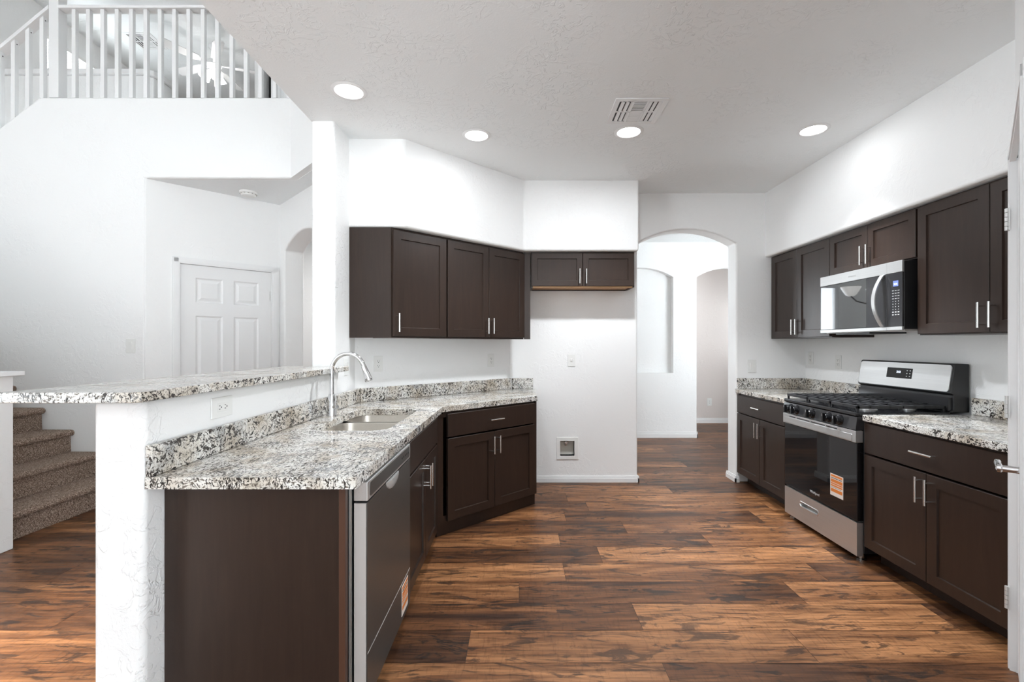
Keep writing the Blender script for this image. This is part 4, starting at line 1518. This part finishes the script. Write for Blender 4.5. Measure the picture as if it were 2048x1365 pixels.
sr = thing('stair_railing', 'white sloping stair railing left of the balcony newel post', 'railing', (-4.11, 4.045, 3.446))
sl = 0.83
SLW = 0.76
L = 1.3
m_ = MB()
m_.loft([[(0.036, y, 0.765 + z) for y, z in ((-0.045, 0), (0.030, 0), (0.030, 0.035), (-0.045, 0.035))],
         [(-L, y, 0.765 - (L + 0.036) * sl + z) for y, z in ((-0.045, 0), (0.030, 0), (0.030, 0.035), (-0.045, 0.035))]])
m_.build('handrail', M['trim'], sr)
for i in range(9):
    x = -0.036 - 0.1243 * i
    zt = 0.765 - (0.036 - x) * sl
    zb = -(max(0, -(x + 0.016)) + 0.0) * SLW - 0.037 * SLW + 0.026
    zb = 0.0005 - max(0.0, (-4.147 - (-4.11 + x))) * SLW
    e = 0.0165
    m_ = MB()
    m_.add([(x - e, -0.030, zb - e * SLW * (1 if i else 0)), (x + e, -0.030, zb + e * SLW * (1 if i else 0)), (x + e, 0.003, zb + e * SLW * (1 if i else 0)), (x - e, 0.003, zb - e * SLW * (1 if i else 0)),
            (x - e, -0.030, zt - e * sl - 0.0005), (x + e, -0.030, zt + e * sl - 0.0005), (x + e, 0.003, zt + e * sl - 0.0005), (x - e, 0.003, zt - e * sl - 0.0005)],
           [(0, 3, 2, 1), (4, 5, 6, 7), (0, 1, 5, 4), (1, 2, 6, 5), (2, 3, 7, 6), (3, 0, 4, 7)])
    b = m_.build('baluster', M['trim'], sr)
    MB().lathe([(0.005, 0.0005), (0.005, 0.0015)], (x + e, -0.012, zt - 0.022), 10, 'x').build('screw', M['slot'], b)

# ------------------------------------------------------------------ stairs
stc = thing('staircase', 'brown carpeted stairs climbing left along the tall wall', 'stairs', (-3.37, 2.96, 0))
RISE, RUN = 0.19, 0.25
for i in range(8):
    x1 = -RUN * i
    z1 = RISE * (i + 1)
    x0 = -RUN * (i + 1) - 0.06
    z0 = RISE * i + 0.001 if i else 0.001
    pr = [(x0, z0), (x1, z0), (x1 - 0.004, z1 - 0.055)]
    for k in range(9):
        a = R(-90 + k * 22.5)
        pr.append((x1 + 0.004 + 0.026 * math.cos(a), z1 - 0.027 + 0.026 * math.sin(a)))
    pr.append((x0, z1))
    m_ = MB().prism([(p[0], p[1]) for p in pr], 0.0, 1.036, 'xz')
    m_.build('step', M['carpet'], stc, smooth=True, angle=50)
# guard wall at the foot of the stairs, with its cap
pts = [(-3.227, 0), (-3.227, 1.105), (-3.55, 1.105), (-5.9, 2.89), (-5.9, 0)]
struct(MB().prism(pts, 2.82, 2.953, 'xz').build('wall_stair_guard', M['wall'], bevel=0.006))
pts = [(-3.187, 1.105), (-3.187, 1.134), (-3.56, 1.134), (-5.9, 2.92), (-5.9, 2.89), (-3.55, 1.105)]
struct(MB().prism(pts, 2.79, 2.985, 'xz').build('trim_2', M['trim'], bevel=0.004))

# ------------------------------------------------------------------ loft ceiling fan
fn = thing('ceiling_fan', 'white five-blade ceiling fan with lit shades up in the loft', 'ceiling fan', (-4.28, 6.49, 5.49))
MB().lathe([(0.068, -0.0005), (0.066, -0.03), (0.030, -0.055)], (0, 0, 0), 24).build('canopy', M['trim'], fn, smooth=True)
MB().tube([(0, 0, -0.05), (0, 0, -0.20)], 0.013, 12).build('downrod', M['trim'], fn, smooth=True)
MB().lathe([(0.03, -0.19), (0.075, -0.205), (0.095, -0.23), (0.095, -0.275), (0.06, -0.30), (0.045, -0.34), (0.055, -0.36), (0.02, -0.38)], (0, 0, 0), 28).build('motor', M['trim'], fn, smooth=True)
for i in range(5):
    a = R(20 + i * 72)
    ca, sa = math.cos(a), math.sin(a)
    def bp(r, s, z):
        return (r * ca - s * sa, r * sa + s * ca, z)
    m_ = MB()
    pl = [(0.09, 0.02), (0.19, 0.025), (0.21, 0.055), (0.60, 0.068), (0.655, 0.05), (0.655, -0.05), (0.60, -0.068), (0.21, -0.055), (0.19, -0.025), (0.09, -0.02)]
    m_.loft([[bp(r, s, -0.262 + s * 0.22) for r, s in pl], [bp(r, s, -0.254 + s * 0.22) for r, s in pl]])
    m_.build('blade', M['trim'], fn)
for i in range(3):
    a = R(80 + i * 120)
    cx, cy = 0.09 * math.cos(a), 0.09 * math.sin(a)
    ax = Vector((math.cos(a) * 0.55, math.sin(a) * 0.55, -0.83)).normalized()
    p0 = Vector((cx * 0.5, cy * 0.5, -0.345))
    MB().tube([p0, p0 + ax * 0.03, p0 + ax * 0.06, p0 + ax * 0.11, p0 + ax * 0.145], [0.022, 0.032, 0.05, 0.066, 0.075], 20).build('shade', M['fan_lamp'], fn, smooth=True)
fd = bpy.data.lights.new('fan_lamp', 'POINT')
fd.energy = 6
fd.shadow_soft_size = 0.12
fo = bpy.data.objects.new('fan_lamp', fd)
COL.objects.link(fo)
fo.location = (-4.28, 6.49, 4.93)
MB().tube([(0.01, 0, -0.38), (0.01, 0, -0.56)], 0.002, 6).build('pull_chain', M['trim'], fn)

# ------------------------------------------------------------------ dining chandelier, seen only as a reflection in the microwave door
ch_ = thing('chandelier', 'dark bronze chandelier with frosted bowls, mirrored in the microwave door', 'chandelier', (0.42, 5.45, CEIL))
MB().lathe([(0.06, -0.0005), (0.055, -0.02), (0.015, -0.035)], (0, 0, 0), 20).build('canopy', M['bronze'], ch_, smooth=True)
MB().tube([(0, 0, -0.03), (0, 0, -0.95)], 0.009, 10).build('stem', M['bronze'], ch_, smooth=True)
for i in range(3):
    a = R(10 + i * 120)
    ca, sa = math.cos(a), math.sin(a)
    pth = [(0, 0, -0.93), (0.10 * ca, 0.10 * sa, -0.95), (0.20 * ca, 0.20 * sa, -0.92), (0.26 * ca, 0.26 * sa, -0.86)]
    arm = MB().tube(pth, 0.007, 8).build('arm', M['bronze'], ch_, smooth=True)
    MB().lathe([(0.03, 0.0), (0.055, 0.02), (0.085, 0.07), (0.105, 0.11), (0.102, 0.11), (0.05, 0.03)], (0.26 * ca, 0.26 * sa, -0.86), 20).build('shade', M['frost'], ch_, smooth=True)
